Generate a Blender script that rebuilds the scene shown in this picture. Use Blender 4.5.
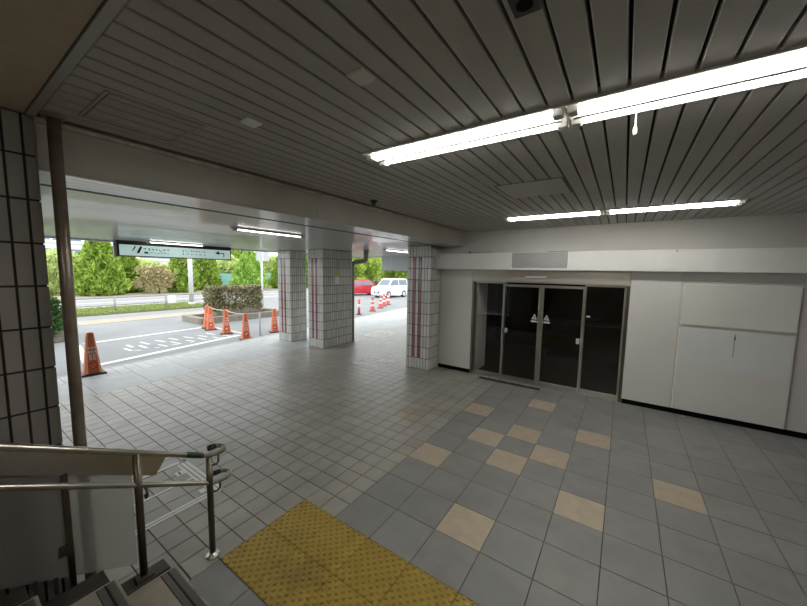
import bpy, bmesh, math, random
import numpy as np
from mathutils import Vector, Matrix

# ------------------------------------------------------------------ camera, world, exposure
for o in list(bpy.data.objects):
    bpy.data.objects.remove(o, do_unlink=True)
SC = bpy.context.scene
COL = SC.collection
FPX, YAW, PIT, ROL, EYE = 326.44, math.radians(33.96), math.radians(5.55), math.radians(0.958), 2.2
_fw = Vector((-math.sin(YAW)*math.cos(PIT), math.cos(YAW)*math.cos(PIT), -math.sin(PIT)))
_rt = Vector((math.cos(YAW), math.sin(YAW), 0)); _up = _rt.cross(_fw)
_r2 = _rt*math.cos(ROL)+_up*math.sin(ROL); _u2 = -_rt*math.sin(ROL)+_up*math.cos(ROL)
CAM = Vector((0, 0, EYE))
cd = bpy.data.cameras.new('camera'); cam = bpy.data.objects.new('camera', cd); COL.objects.link(cam)
cd.sensor_width = 36.0; cd.lens = FPX/807*36.0; cd.clip_start = 0.02; cd.clip_end = 500
cam.matrix_world = Matrix(((_r2.x, _u2.x, -_fw.x, CAM.x), (_r2.y, _u2.y, -_fw.y, CAM.y), (_r2.z, _u2.z, -_fw.z, CAM.z), (0, 0, 0, 1)))
SC.camera = cam

SKY = 2.7          # overcast sky, the same everywhere
TUBE = 34.0         # fluorescent tubes
w = bpy.data.worlds.new('overcast_sky'); SC.world = w; w.use_nodes = True
w.node_tree.nodes['Background'].inputs[0].default_value = (0.95, 0.98, 1.0, 1)
w.node_tree.nodes['Background'].inputs[1].default_value = SKY
SC.view_settings.view_transform = 'Standard'; SC.view_settings.look = 'None'
SC.view_settings.gamma = 1.0; SC.view_settings.use_curve_mapping = False
SC.view_settings.exposure = 0.0

def ray(px, py):
    a = (px-403.5)/FPX; b = -(py-303)/FPX
    return _r2*a+_u2*b+_fw
def onz(px, py, z=0.0): d = ray(px, py); return CAM+d*((z-EYE)/d.z)
def onx(px, py, x): d = ray(px, py); return CAM+d*(x/d.x)
def ony(px, py, y): d = ray(px, py); return CAM+d*(y/d.y)

R = random.Random(7)
# ------------------------------------------------------------------ materials
def lin(c):
    return tuple((v/255/12.92) if v/255 <= .04045 else ((v/255+.055)/1.055)**2.4 for v in c)
def mat(name, rgb, rough=.6, metal=0., var=0., scale=6., bump=0., bscale=60., rnd=0., island=False, spec=.5, coat=0., dirt=None, dscale=1.5, damt=.5):
    """procedural principled: base colour + noise variation + per-piece random value + bump + dirt stains"""
    m = bpy.data.materials.new(name); m.use_nodes = True
    nt = m.node_tree; N = nt.nodes; L = nt.links
    b = N['Principled BSDF']; b.inputs['Roughness'].default_value = rough; b.inputs['Metallic'].default_value = metal
    b.inputs['Specular IOR Level'].default_value = spec; b.inputs['Coat Weight'].default_value = coat
    c = (*lin(rgb), 1)
    src = None
    tc = N.new('ShaderNodeTexCoord')
    geo = N.new('ShaderNodeNewGeometry')
    base = N.new('ShaderNodeRGB'); base.outputs[0].default_value = c; src = base.outputs[0]
    if var or rnd:
        val = N.new('ShaderNodeMath'); val.operation = 'ADD'; val.inputs[0].default_value = 1.0; val.inputs[1].default_value = 0.0
        last = val.outputs[0]
        if var:
            nz = N.new('ShaderNodeTexNoise'); nz.inputs['Scale'].default_value = scale; nz.inputs['Detail'].default_value = 5
            L.new(geo.outputs['Position'], nz.inputs['Vector'])
            mr = N.new('ShaderNodeMapRange'); mr.inputs[1].default_value = .3; mr.inputs[2].default_value = .7
            mr.inputs[3].default_value = -var; mr.inputs[4].default_value = var
            L.new(nz.outputs[0], mr.inputs[0])
            a = N.new('ShaderNodeMath'); a.operation = 'ADD'; L.new(last, a.inputs[0]); L.new(mr.outputs[0], a.inputs[1]); last = a.outputs[0]
        if rnd:
            if island: ro = geo.outputs['Random Per Island']
            else:
                oi = N.new('ShaderNodeObjectInfo'); ro = oi.outputs['Random']
            mr = N.new('ShaderNodeMapRange'); mr.inputs[3].default_value = -rnd; mr.inputs[4].default_value = rnd
            L.new(ro, mr.inputs[0])
            a = N.new('ShaderNodeMath'); a.operation = 'ADD'; L.new(last, a.inputs[0]); L.new(mr.outputs[0], a.inputs[1]); last = a.outputs[0]
        mx = N.new('ShaderNodeVectorMath'); mx.operation = 'SCALE'
        L.new(src, mx.inputs[0]); L.new(last, mx.inputs['Scale']); src = mx.outputs[0]
    if dirt:
        nz = N.new('ShaderNodeTexNoise'); nz.inputs['Scale'].default_value = dscale; nz.inputs['Detail'].default_value = 8; nz.inputs['Roughness'].default_value = .65
        L.new(geo.outputs['Position'], nz.inputs['Vector'])
        mr = N.new('ShaderNodeMapRange'); mr.inputs[1].default_value = .5; mr.inputs[2].default_value = .75; mr.inputs[3].default_value = 0; mr.inputs[4].default_value = damt
        L.new(nz.outputs[0], mr.inputs[0])
        mix = N.new('ShaderNodeMix'); mix.data_type = 'RGBA'
        L.new(mr.outputs[0], mix.inputs[0]); L.new(src, mix.inputs[6]); mix.inputs[7].default_value = (*lin(dirt), 1); src = mix.outputs[2]
    L.new(src, b.inputs['Base Color'])
    if bump:
        nz = N.new('ShaderNodeTexNoise'); nz.inputs['Scale'].default_value = bscale; nz.inputs['Detail'].default_value = 3
        L.new(geo.outputs['Position'], nz.inputs['Vector'])
        bp = N.new('ShaderNodeBump'); bp.inputs['Strength'].default_value = bump; bp.inputs['Distance'].default_value = .01
        L.new(nz.outputs[0], bp.inputs['Height']); L.new(bp.outputs[0], b.inputs['Normal'])
    return m
def emit(name, rgb, s):
    m = bpy.data.materials.new(name); m.use_nodes = True; b = m.node_tree.nodes['Principled BSDF']
    b.inputs['Base Color'].default_value = (*rgb, 1); b.inputs['Emission Color'].default_value = (*rgb, 1); b.inputs['Emission Strength'].default_value = s
    return m
def leafmat(name, rgb, rgb2, trans=.35):
    m = bpy.data.materials.new(name); m.use_nodes = True; nt = m.node_tree; N = nt.nodes; L = nt.links
    b = N['Principled BSDF']; b.inputs['Roughness'].default_value = .55
    geo = N.new('ShaderNodeNewGeometry'); mix = N.new('ShaderNodeMix'); mix.data_type = 'RGBA'
    L.new(geo.outputs['Random Per Island'], mix.inputs[0]); mix.inputs[6].default_value = (*lin(rgb), 1); mix.inputs[7].default_value = (*lin(rgb2), 1)
    L.new(mix.outputs[2], b.inputs['Base Color'])
    t = N.new('ShaderNodeBsdfTranslucent'); L.new(mix.outputs[2], t.inputs[0])
    ms = N.new('ShaderNodeMixShader'); ms.inputs[0].default_value = trans
    L.new(b.outputs[0], ms.inputs[1]); L.new(t.outputs[0], ms.inputs[2]); L.new(ms.outputs[0], N['Material Output'].inputs[0])
    return m
def glassmat(name, tint, rough=0.0):
    m = bpy.data.materials.new(name); m.use_nodes = True; nt = m.node_tree; N = nt.nodes; L = nt.links
    N.remove(N['Principled BSDF'])
    t = N.new('ShaderNodeBsdfTransparent'); t.inputs[0].default_value = (*tint, 1)
    g = N.new('ShaderNodeBsdfGlossy'); g.inputs['Roughness'].default_value = rough
    lw = N.new('ShaderNodeLayerWeight'); lw.inputs[0].default_value = .5     # Schlick reflectance, the same on both faces of the pane
    pw_ = N.new('ShaderNodeMath'); pw_.operation = 'POWER'; pw_.inputs[1].default_value = 5; L.new(lw.outputs['Facing'], pw_.inputs[0])
    fr = N.new('ShaderNodeMath'); fr.operation = 'MULTIPLY_ADD'; fr.inputs[1].default_value = .96; fr.inputs[2].default_value = .035; L.new(pw_.outputs[0], fr.inputs[0])
    ms = N.new('ShaderNodeMixShader'); L.new(fr.outputs[0], ms.inputs[0]); L.new(t.outputs[0], ms.inputs[1]); L.new(g.outputs[0], ms.inputs[2])
    L.new(ms.outputs[0], N['Material Output'].inputs[0]); return m
def frosted(name):
    m = bpy.data.materials.new(name); m.use_nodes = True; nt = m.node_tree; N = nt.nodes; L = nt.links
    N.remove(N['Principled BSDF'])
    r = N.new('ShaderNodeBsdfRefraction'); r.inputs['Color'].default_value = (.86, .86, .82, 1); r.inputs['Roughness'].default_value = .16; r.inputs['IOR'].default_value = 1.25
    t = N.new('ShaderNodeBsdfTranslucent'); t.inputs[0].default_value = (.8, .78, .73, 1)
    d = N.new('ShaderNodeBsdfDiffuse'); d.inputs[0].default_value = (.45, .45, .43, 1)
    a = N.new('ShaderNodeMixShader'); a.inputs[0].default_value = .35; L.new(r.outputs[0], a.inputs[1]); L.new(t.outputs[0], a.inputs[2])
    b = N.new('ShaderNodeMixShader'); b.inputs[0].default_value = .25; L.new(a.outputs[0], b.inputs[1]); L.new(d.outputs[0], b.inputs[2])
    L.new(b.outputs[0], N['Material Output'].inputs[0]); return m

M = dict(
    small_tile=mat('small_floor_tile', (166, 163, 153), .38, rnd=.07, var=.10, scale=3, bump=.05, bscale=90, dirt=(112, 108, 100), dscale=.8, damt=.5),
    small_tile_s=mat('small_floor_tile_far', (166, 163, 153), .38, rnd=.07, island=True, var=.10, scale=3, bump=.05, bscale=90, dirt=(112, 108, 100), dscale=.8, damt=.5),
    small_beige=mat('small_beige_tile', (165, 154, 134), .4, rnd=.05, var=.08),
    big_tile=mat('grey_stone_tile', (142, 142, 139), .45, rnd=.06, var=.06, scale=5, bump=.03, bscale=140, dirt=(112, 108, 104), dscale=1.3, damt=.55),
    beige_tile=mat('beige_stone_tile', (186, 170, 150), .48, rnd=.06, var=.08, scale=9, bump=.03, bscale=140),
    tactile=mat('yellow_tactile', (170, 144, 62), .38, rnd=.04, var=.07, scale=5, dirt=(112, 94, 50), dscale=2.4, damt=.75),
    grout=mat('dark_grout', (52, 50, 47), .9),
    paver=mat('pale_paver', (180, 184, 184), .5, rnd=.05, var=.06, dirt=(140, 140, 136), dscale=1.1),
    paver_s=mat('pale_paver_small', (186, 190, 191), .5, rnd=.07, island=True, var=.05),
    kerb=mat('kerb_concrete', (165, 166, 162), .8, var=.06, bump=.2),
    asphalt=mat('asphalt', (142, 145, 146), .9, var=.10, scale=1.2, bump=.5, bscale=120, dirt=(120, 119, 116), dscale=.6, damt=.6),
    asphalt2=mat('pale_asphalt', (150, 150, 152), .9, var=.05, scale=.8),
    roadwhite=mat('road_paint', (236, 236, 232), .7, var=.08, scale=12, dirt=(165, 165, 165), dscale=6, damt=.7),
    roadfaint=mat('worn_road_paint', (205, 206, 204), .8, var=.1, scale=14, dirt=(150, 150, 150), dscale=9, damt=.8),
    tan=mat('tan_kerb', (168, 158, 142), .9, var=.1), grass_soil=mat('soil', (120, 116, 70), .95, var=.2),
    grass=leafmat('grass_blade', (122, 146, 76), (178, 190, 122)),
    slat=mat('ceiling_slat_paint', (178, 176, 170), .8, spec=.2, rnd=.025, var=.03, scale=1.5, dirt=(154, 151, 144), dscale=1.2, damt=.35),
    slat_dark=mat('ceiling_gap', (14, 14, 13), .9),
    canopy=mat('canopy_slat_metal', (186, 187, 184), .28, rnd=.02, var=.03, scale=1.2, metal=.0, coat=.3),
    canopy_gap=mat('canopy_gap', (58, 57, 55), .8), black_gap=mat('black_channel', (25, 25, 25), .6),
    plaster=mat('beige_plaster', (178, 165, 146), .9, var=.06, scale=14, bump=.35, bscale=130),
    beam=mat('beam_panel_paint', (172, 168, 156), .55, var=.05, scale=2.0, dirt=(150, 140, 126), dscale=1.4, damt=.4),
    trim=mat('aluminium_trim', (158, 154, 146), .5, var=.04),
    rusty=mat('stained_trim', (196, 184, 164), .7, var=.2, scale=9, dirt=(110, 86, 62), dscale=5, damt=.6),
    wall=mat('white_wall_paint', (204, 200, 197), .6, var=.03, scale=2, dirt=(188, 180, 170), dscale=1.2, damt=.35),
    wall_top=mat('offwhite_plaster', (196, 193, 186), .75, var=.03, scale=3, bump=.12, bscale=90),
    wallp=mat('cream_panel', (212, 211, 204), .5, var=.02, scale=2),
    board=mat('white_board', (216, 215, 208), .45, var=.02, scale=2.5, dirt=(202, 199, 188), dscale=1, damt=.3),
    sheet=mat('pale_blue_white_sheet', (215, 217, 216), .5, var=.02, scale=3),
    fascia=mat('white_fascia', (220, 219, 214), .45, var=.02),
    greybox=mat('grey_lightbox_face', (158, 158, 156), .35, var=.04, scale=5),
    black=mat('black_base', (10, 10, 9), .9, spec=.1), steel=mat('brushed_steel', (188, 185, 178), .3, metal=1., var=.06, scale=8),
    steel_d=mat('dull_steel', (118, 112, 102), .35, metal=1., var=.12, scale=14),
    header_steel=mat('header_steel', (196, 190, 178), .32, metal=.65, var=.08, scale=1.2),
    rail=mat('handrail_steel', (178, 172, 160), .28, metal=1., var=.05), rail_d=mat('post_steel', (112, 104, 92), .35, metal=1., var=.1),
    rubber=mat('black_rubber', (38, 38, 36), .45), green_tape=mat('dark_green_tape', (22, 62, 48), .4),
    pipe=mat('aged_pipe_paint', (138, 127, 113), .35, metal=.5, var=.14, scale=7, dirt=(92, 78, 64), dscale=6, damt=.7),
    downpipe=mat('grey_downpipe', (150, 146, 138), .45, var=.06),
    glass=glassmat('dark_door_glass', (.97, .96, .94)), frosted=frosted('frosted_panel'),
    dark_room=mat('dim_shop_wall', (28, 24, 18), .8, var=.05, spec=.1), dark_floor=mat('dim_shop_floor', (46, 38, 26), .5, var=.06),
    sticker=mat('grey_sticker', (188, 190, 190), .5), tape=mat('white_floor_tape', (246, 246, 243), .6, var=.05, scale=20),
    tile_w=mat('white_glazed_tile', (205, 204, 198), .2, rnd=.12, var=.03, coat=.3), tile_ws=mat('white_glazed_tile_s', (205, 204, 198), .16, rnd=.06, island=True),
    tile_r=mat('red_glazed_tile', (146, 82, 92), .22, rnd=.08, coat=.3), tile_grout=mat('black_tile_joint', (40, 38, 37), .9),
    tile_p=mat('grey_glazed_tile', (142, 137, 130), .22, rnd=.05, var=.03, coat=.2),
    step=mat('stair_stone', (162, 152, 140), .75, var=.14, scale=9, bump=.25, bscale=130, dirt=(84, 76, 68), dscale=5, damt=.6),
    curb=mat('dark_stair_curb', (62, 56, 50), .6, var=.2, scale=10), strip=mat('rubber_nosing', (92, 88, 82), .5), strip_b=mat('nosing_groove', (26, 24, 22), .7),
    fixture=mat('white_fixture', (225, 225, 220), .35), socket=mat('white_socket', (205, 204, 198), .4),
    tube=emit('lit_tube', (1.0, .99, .955), TUBE), tube_out=emit('lit_canopy_tube', (1.0, .98, .95), 7.0),
    hatch=mat('ceiling_hatch', (190, 188, 181), .8, spec=.2, var=.02), cover=mat('white_ceiling_plate', (205, 202, 194), .5), brown=mat('brown_plate', (58, 44, 34), .6),
    cone=mat('cone_orange', (222, 116, 78), .45, var=.06, rnd=.05), cone_old=mat('cone_faded_orange', (196, 108, 62), .5, var=.1, scale=12), cone_red=mat('cone_red', (226, 100, 96), .5),
    white=mat('white_paint', (232, 232, 230), .45), redmark=mat('red_mark', (186, 52, 34), .5), rope=mat('pale_rope', (222, 214, 176), .8),
    stone=mat('planter_stone', (140, 134, 122), .85, rnd=.14, var=.12, scale=12, bump=.3, bscale=40), soil=mat('planter_soil', (70, 58, 44), .95),
    sign_face=emit('lit_sign_face', (.62, .84, .80), .42), sign_frame=mat('sign_frame', (58, 46, 48), .4), sign_ink=mat('sign_ink', (34, 44, 48), .6),
    pole=mat('white_pole', (222, 226, 226), .4), fence=mat('brown_grey_rail', (158, 154, 150), .5), sign_back=mat('grey_sign_back', (196, 200, 206), .4),
    conifer=leafmat('conifer_leaf', (92, 138, 42), (196, 214, 100)), conifer_l=leafmat('light_conifer_leaf', (120, 172, 60), (204, 228, 124)),
    pale=leafmat('pale_leaf', (176, 196, 108), (226, 234, 176)), brownleaf=leafmat('brown_bush_leaf', (164, 154, 102), (222, 212, 170)),
    broad=leafmat('broad_leaf', (104, 150, 48), (206, 216, 110)), hedge=leafmat('hedge_leaf', (74, 84, 48), (198, 188, 150), .25),
    shrub=leafmat('dark_shrub_leaf', (52, 88, 44), (104, 136, 76)),
    bark=mat('bark', (92, 78, 62), .9, var=.2, scale=8),
    teal=mat('teal_net_fence', (150, 205, 205), .6, var=.06), bldg=mat('pale_building', (226, 226, 224), .7, var=.03), bglass=mat('building_glass', (120, 138, 150), .2),
    carred=mat('red_car_paint', (196, 28, 48), .2, coat=.8), carwhite=mat('white_car_paint', (232, 236, 236), .2, coat=.8), carglass=mat('car_glass', (112, 126, 136), .06),
    tyre=mat('tyre', (28, 28, 30), .8), lamp=mat('car_lamp', (222, 226, 230), .1), yellow=mat('yellow_notice', (196, 190, 60), .5), paper=mat('white_paper', (224, 222, 220), .6),
    cord=mat('pull_cord', (235, 235, 228), .5),
)
# ------------------------------------------------------------------ mesh helpers
class MB:
    def __init__(s): s.v = []; s.f = []
    def add(s, v, f):
        n = len(s.v); s.v += [tuple(p) for p in v]; s.f += [tuple(i+n for i in q) for q in f]; return s
    def box(s, a, b):
        x0, y0, z0 = a; x1, y1, z1 = b
        if x0 > x1: x0, x1 = x1, x0
        if y0 > y1: y0, y1 = y1, y0
        if z0 > z1: z0, z1 = z1, z0
        return s.add([(x0, y0, z0), (x1, y0, z0), (x1, y1, z0), (x0, y1, z0), (x0, y0, z1), (x1, y0, z1), (x1, y1, z1), (x0, y1, z1)],
                     [(0, 3, 2, 1), (4, 5, 6, 7), (0, 1, 5, 4), (1, 2, 6, 5), (2, 3, 7, 6), (3, 0, 4, 7)])
    def bev(s, a, b, e, axis=2, sgn=1):
        """box whose face at +axis (sgn) is chamfered by e"""
        x = [[min(a[i], b[i]), max(a[i], b[i])] for i in range(3)]
        u, v2 = [i for i in range(3) if i != axis]
        lo, hi = x[axis] if sgn > 0 else x[axis][::-1]
        def ring(h, k):
            out = []
            for (p, q) in ((0, 0), (1, 0), (1, 1), (0, 1)):
                c = [0, 0, 0]; c[axis] = h
                c[u] = x[u][p]+(k if p == 0 else -k); c[v2] = x[v2][q]+(k if q == 0 else -k); out.append(tuple(c))
            return out
        vs = ring(lo, 0)+ring(hi-sgn*e, 0)+ring(hi, e)
        fs = []
        for r in (0, 4):
            for i in range(4): fs.append((r+i, r+(i+1) % 4, r+4+(i+1) % 4, r+4+i))
        fs.append((8, 9, 10, 11)); fs.append((3, 2, 1, 0))
        if (axis == 1) ^ (sgn < 0): fs = [q[::-1] for q in fs]
        return s.add(vs, fs)
    def prism(s, pts, h0, h1, axis=0):
        n = len(pts)
        def P(p, h):
            return {0: (h, p[0], p[1]), 1: (p[0], h, p[1]), 2: (p[0], p[1], h)}[axis]
        v = [P(p, h0) for p in pts]+[P(p, h1) for p in pts]
        f = [tuple(range(n))[::-1], tuple(range(n, 2*n))]+[(i, (i+1) % n, n+(i+1) % n, n+i) for i in range(n)]
        return s.add(v, f)
    def tube(s, path, r, seg=12, cap=True):
        path = [Vector(p) for p in path]; n = len(path); vs = []; t0 = None; nrm = None
        for i, p in enumerate(path):
            t = (path[min(i+1, n-1)]-path[max(i-1, 0)]).normalized()
            if nrm is None:
                a = Vector((0, 0, 1)) if abs(t.z) < .9 else Vector((1, 0, 0)); nrm = t.cross(a).normalized()
            else:
                nrm = (nrm-t*nrm.dot(t)).normalized()
            bn = t.cross(nrm); rr = r[i] if isinstance(r, (list, tuple)) else r
            for k in range(seg):
                a = 2*math.pi*k/seg; vs.append(p+nrm*math.cos(a)*rr+bn*math.sin(a)*rr)
        fs = []
        for i in range(n-1):
            for k in range(seg):
                fs.append((i*seg+k, i*seg+(k+1) % seg, (i+1)*seg+(k+1) % seg, (i+1)*seg+k))
        if cap: fs.append(tuple(range(seg))[::-1]); fs.append(tuple(range((n-1)*seg, n*seg)))
        return s.add(vs, fs)
    def lathe(s, prof, seg=20, c=(0, 0)):
        vs = []; n = len(prof)
        for r, z in prof:
            for k in range(seg):
                a = 2*math.pi*k/seg; vs.append((c[0]+r*math.cos(a), c[1]+r*math.sin(a), z))
        fs = [(i*seg+k, i*seg+(k+1) % seg, (i+1)*seg+(k+1) % seg, (i+1)*seg+k) for i in range(n-1) for k in range(seg)]
        fs.append(tuple(range(seg))[::-1]); fs.append(tuple(range((n-1)*seg, n*seg)))
        return s.add(vs, fs)
    def mesh(s, name, m):
        me = bpy.data.meshes.new(name); me.from_pydata(s.v, [], s.f)
        bm = bmesh.new(); bm.from_mesh(me); bmesh.ops.recalc_face_normals(bm, faces=bm.faces); bm.to_mesh(me); bm.free(); me.update()
        if m is not None: me.materials.append(M[m] if isinstance(m, str) else m)
        return me
    def build(s, name, m, parent=None, smooth=False):
        me = s.mesh(name, m)
        if smooth:
            for p in me.polygons: p.use_smooth = True
        return link(name, me, parent)
def link(name, me, parent=None, loc=None):
    o = bpy.data.objects.new(name, me); COL.objects.link(o)
    if parent is not None:
        o.parent = parent
        if parent.location.length and loc is None:   # parts are modelled in world space
            o.matrix_parent_inverse = Matrix.Translation(-parent.location)
    if loc is not None: o.location = loc
    return o
def tag(o, label=None, cat=None, group=None, kind=None):
    if label: o['label'] = label
    if cat: o['category'] = cat
    if group: o['group'] = group
    if kind: o['kind'] = kind
    return o
def thing(name, loc, label, cat, group=None, rz=0.):
    o = bpy.data.objects.new(name, None); COL.objects.link(o); o.location = loc; o.rotation_euler = (0, 0, rz); o.empty_display_size = .1
    return tag(o, label, cat, group)
def struct(o): return tag(o, kind='structure')
def local(name, mb, m, parent, smooth=False):
    """part modelled in its thing's own coordinates"""
    me = mb.mesh(name, m)
    if smooth:
        for p in me.polygons: p.use_smooth = True
    o = bpy.data.objects.new(name, me); COL.objects.link(o); o.parent = parent; return o
def copy_tree(o, parent=None):
    c = o.copy(); COL.objects.link(c); c.parent = parent
    for ch in o.children: copy_tree(ch, c)
    return c
def smooth_by_angle(o, ang=.6):
    me = o.data
    for p in me.polygons: p.use_smooth = True
    me.set_sharp_from_angle(angle=ang)

# ------------------------------------------------------------------ dimensions
WY = 6.65; CZ = 3.06; BX = -2.91; BZ = 2.77; PX = -2.9; SOF = 0.42
XR = 3.6; YB = -3.4; CANX = -9.5; CANY = 10.4
XG = [-2.005+.4*i for i in range(0, 15)]          # big tile grid x lines
YG0 = 1.93
kerbx = lambda y: -9.05-.115*y

# ================================================================== floor
fl = MB().box((-8.45, YB, -.15), (XR, 18.0, -.008)).build('floor', 'grout'); struct(fl)
J = .0025
def tile_mesh(name, sx, sy, m, j=J): return MB().bev((-sx/2+j, -sy/2+j, -.0095), (sx/2-j, sy/2-j, 0), .0025).mesh(name, m)
big = tile_mesh('floor_tile', .4, .4, 'big_tile'); bei = tile_mesh('floor_tile_beige', .4, .4, 'beige_tile')
beige = {(-1.805, 4.93), (-1.005, 5.73), (-1.405, 4.13), (-1.005, 4.53), (-1.805, 3.33), (-1.005, 3.73), (-.605, 4.13), (-.205, 4.93), (-1.005, 2.53), (-.205, 3.33), (.595, 4.13)}
for i in range(14):
    cx = XG[i]+.2
    for j in range(-1, 12):
        cy = YG0+.2+.4*j
        if cy < 2.0: continue
        b = any(abs(cx-a)+abs(cy-c) < .1 for a, c in beige)
        sy = .4
        link('floor_tile', bei if b else big, fl, (cx, cy, R.uniform(-.0012, 0)))
# short last row against the shop wall
last = tile_mesh('floor_tile_cut', .4, WY-(YG0+4.8)+.06, 'big_tile') if WY+.06 > YG0+4.8 else None
# big tiles in front of the stairs (left and below the tactile strip)
for i in range(-1, 13):
    link('floor_tile', big, fl, (XG[0]+.2+.4*i, .93, R.uniform(-.001, 0)))
# tactile tiles
tb = MB().bev((-.2+J, -.2+J, -.0095), (.2-J, .2-J, .001), .0025)
for a in range(6):
    for b in range(6):
        for q in (.25, .75):          # staggered rows of domes
            x = -.2+(a+q)*.4/6; y = -.2+(b+q)*.4/6
            tb.lathe([(.0152, .0008), (.0142, .0058), (.0105, .0090), (.0050, .0102)], 10, (x, y))
tme = tb.mesh('tactile_tile', 'tactile')
for p_ in tme.polygons: p_.use_smooth = True
tme.set_sharp_from_angle(angle=.75)
for i in range(-1, 9):
    for j in range(2): link('tactile_tile', tme, fl, (XG[0]+.2+.4*i, 1.33+.4*j, 0))
# small 20 cm tiles
cells = []
for i in range(0, 27):
    for j in range(-8, 50):
        x = -2.105-.2*i; y = 2.03+.2*j
        if x > -2.4 and y < 1.93: continue
        if x > -3.45 and y > WY+.2: continue
        if -4.1 < x < -3.48 and 6.2 < y < 6.95 and False: continue
        if y < .9 and x > -2.5: continue
        cells.append((x, y))
def inframe(x, y):
    d = Vector((x, y, 0))-CAM; z = d.dot(_fw)
    if z < .3: return False
    px = 403.5+FPX*d.dot(_r2)/z; py = 303-FPX*d.dot(_u2)/z
    return -8 < px < 815 and py < 614
cells.sort(key=lambda c: ((0 if inframe(*c) else 1), (c[0]**2+c[1]**2)))
JS = .0036
sm = tile_mesh('floor_tile_small', .2, .2, 'small_tile', JS); sb = tile_mesh('floor_tile_small_beige', .2, .2, 'small_beige', JS)
isb = lambda x, y: -2.82 < x < -2.4 and 3.93 < y < 4.33
for (x, y) in cells[:300]: link('floor_tile', sb if isb(x, y) else sm, fl, (x, y, R.uniform(-.001, 0)))
rest = MB(); restb = MB()
for (x, y) in cells[300:]:
    z = R.uniform(-.001, 0)
    (restb if isb(x, y) else rest).bev((x-.1+JS, y-.1+JS, -.0095), (x+.1-JS, y+.1-JS, z), .0025)
tag(rest.build('floor_tile_field', 'small_tile_s', fl), kind='stuff')
if restb.v: tag(restb.build('floor_tile_field', 'small_beige', fl), kind='stuff')
# pale pavers towards the kerb
pv = MB().bev((-.55+.003, -.4+.003, -.0095), (.55-.003, .4-.003, 0), .003).mesh('paver', 'paver')
for j in range(-3, 20): link('paver', pv, fl, (-7.405-.55, 2.38+.8*(j)-.4, R.uniform(-.001, 0)))
sp = MB()
for j in range(-12, 78):
    y = 2.0+.2*j+.1
    x = -8.505
    while x > kerbx(y)+.16:
        x1 = max(x-.2, kerbx(y)+.13)
        if x-x1 > .03: sp.bev((x1+J, y-.1+J, -.0095), (x-J, y+.1-J, 0), .0025)
        x -= .2
tag(sp.build('paver_field', 'paver_s', fl), kind='stuff')
# pavement slab under the skewed edge, and kerb stones
sl = MB(); sl.prism([(-8.45, YB), (-8.45, 18), (kerbx(18)+.02, 18), (kerbx(YB)+.02, YB)], -.15, -.008, 2); sl.build('pavement_edge', 'grout', fl)
for j in range(24):
    y0 = YB+.9*j; y1 = y0+.894
    MB().prism([(kerbx(y0)+.13, y0), (kerbx(y0), y0), (kerbx(y1), y1), (kerbx(y1)+.13, y1)][::-1], -.12, .001, 2).build('kerb_stone', 'kerb', fl)

# ================================================================== ceiling of the hall
ce = MB().box((-3.3, SOF, 3.10), (XR, WY+.3, 3.45)).build('ceiling', 'slat_dark'); struct(ce)
pitch = .1165; sw = pitch-.013
FY1, FY2, FW, FL = 2.04, 5.33, .287, 1.355           # recessed fluorescent rows
FX1, FX2 = -.993+FL/2, -.96+FL/2                       # their joints
def slat_mesh(y0, y1): return MB().bev((-sw/2, y0, CZ), (sw/2, y1, CZ+.03), .004, 2, -1).mesh('ceiling_slat', 'slat')
YS = (SOF+.025, FY1-FW/2, FY1+FW/2, FY2-FW/2, FY2+FW/2, WY)
full = slat_mesh(YS[0], YS[5]); seg = [slat_mesh(YS[i], YS[i+1]) for i in (0, 2, 4)]
long_a = slat_mesh(YS[0], YS[3]); long_b = slat_mesh(YS[2], YS[5])
x = .308+pitch/2+pitch*26
while x > BX+.02:
    in1 = abs(x-FX1) < FL-.01+sw/2; in2 = abs(x-FX2) < FL-.01+sw/2
    if x < XR:
        for me_ in (seg if in1 and in2 else [seg[0], long_b] if in1 else [long_a, seg[2]] if in2 else [full]): link('ceiling_slat', me_, ce, (x, 0, 0))
    x -= pitch
# soffit over the stairs and its trim
so = MB().box((-3.7, YB, CZ+.005), (XR, SOF-.018, 3.45)).build('ceiling', 'plaster'); struct(so)
t1 = MB().box((-2.9, SOF-.012, CZ-.004), (XR, SOF+.022, CZ+.05)).build('trim_1', 'trim'); struct(t1)
# ------------------------------------------------------------------ beam between hall and canopy
bm_ = MB().box((BX-.5, .2, BZ+.005), (BX-.004, WY+.1, 3.4)).build('beam', 'beam'); struct(bm_)
ys = [.2, 2.554, 4.62, WY]
for a, b in zip(ys[:-1], ys[1:]):
    MB().bev((BX-.02, a+.003, BZ), (BX, b-.003, CZ-.03), .003, 0, 1).build('beam_panel', 'beam', bm_)
MB().box((BX-.02, .44, CZ-.03), (BX+.022, WY, CZ-.004)).build('beam_trim', 'rusty', bm_)
MB().box((BX-.5, .44, BZ-.004), (BX, WY, BZ+.006)).build('beam_underside', 'beam', bm_)

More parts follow.
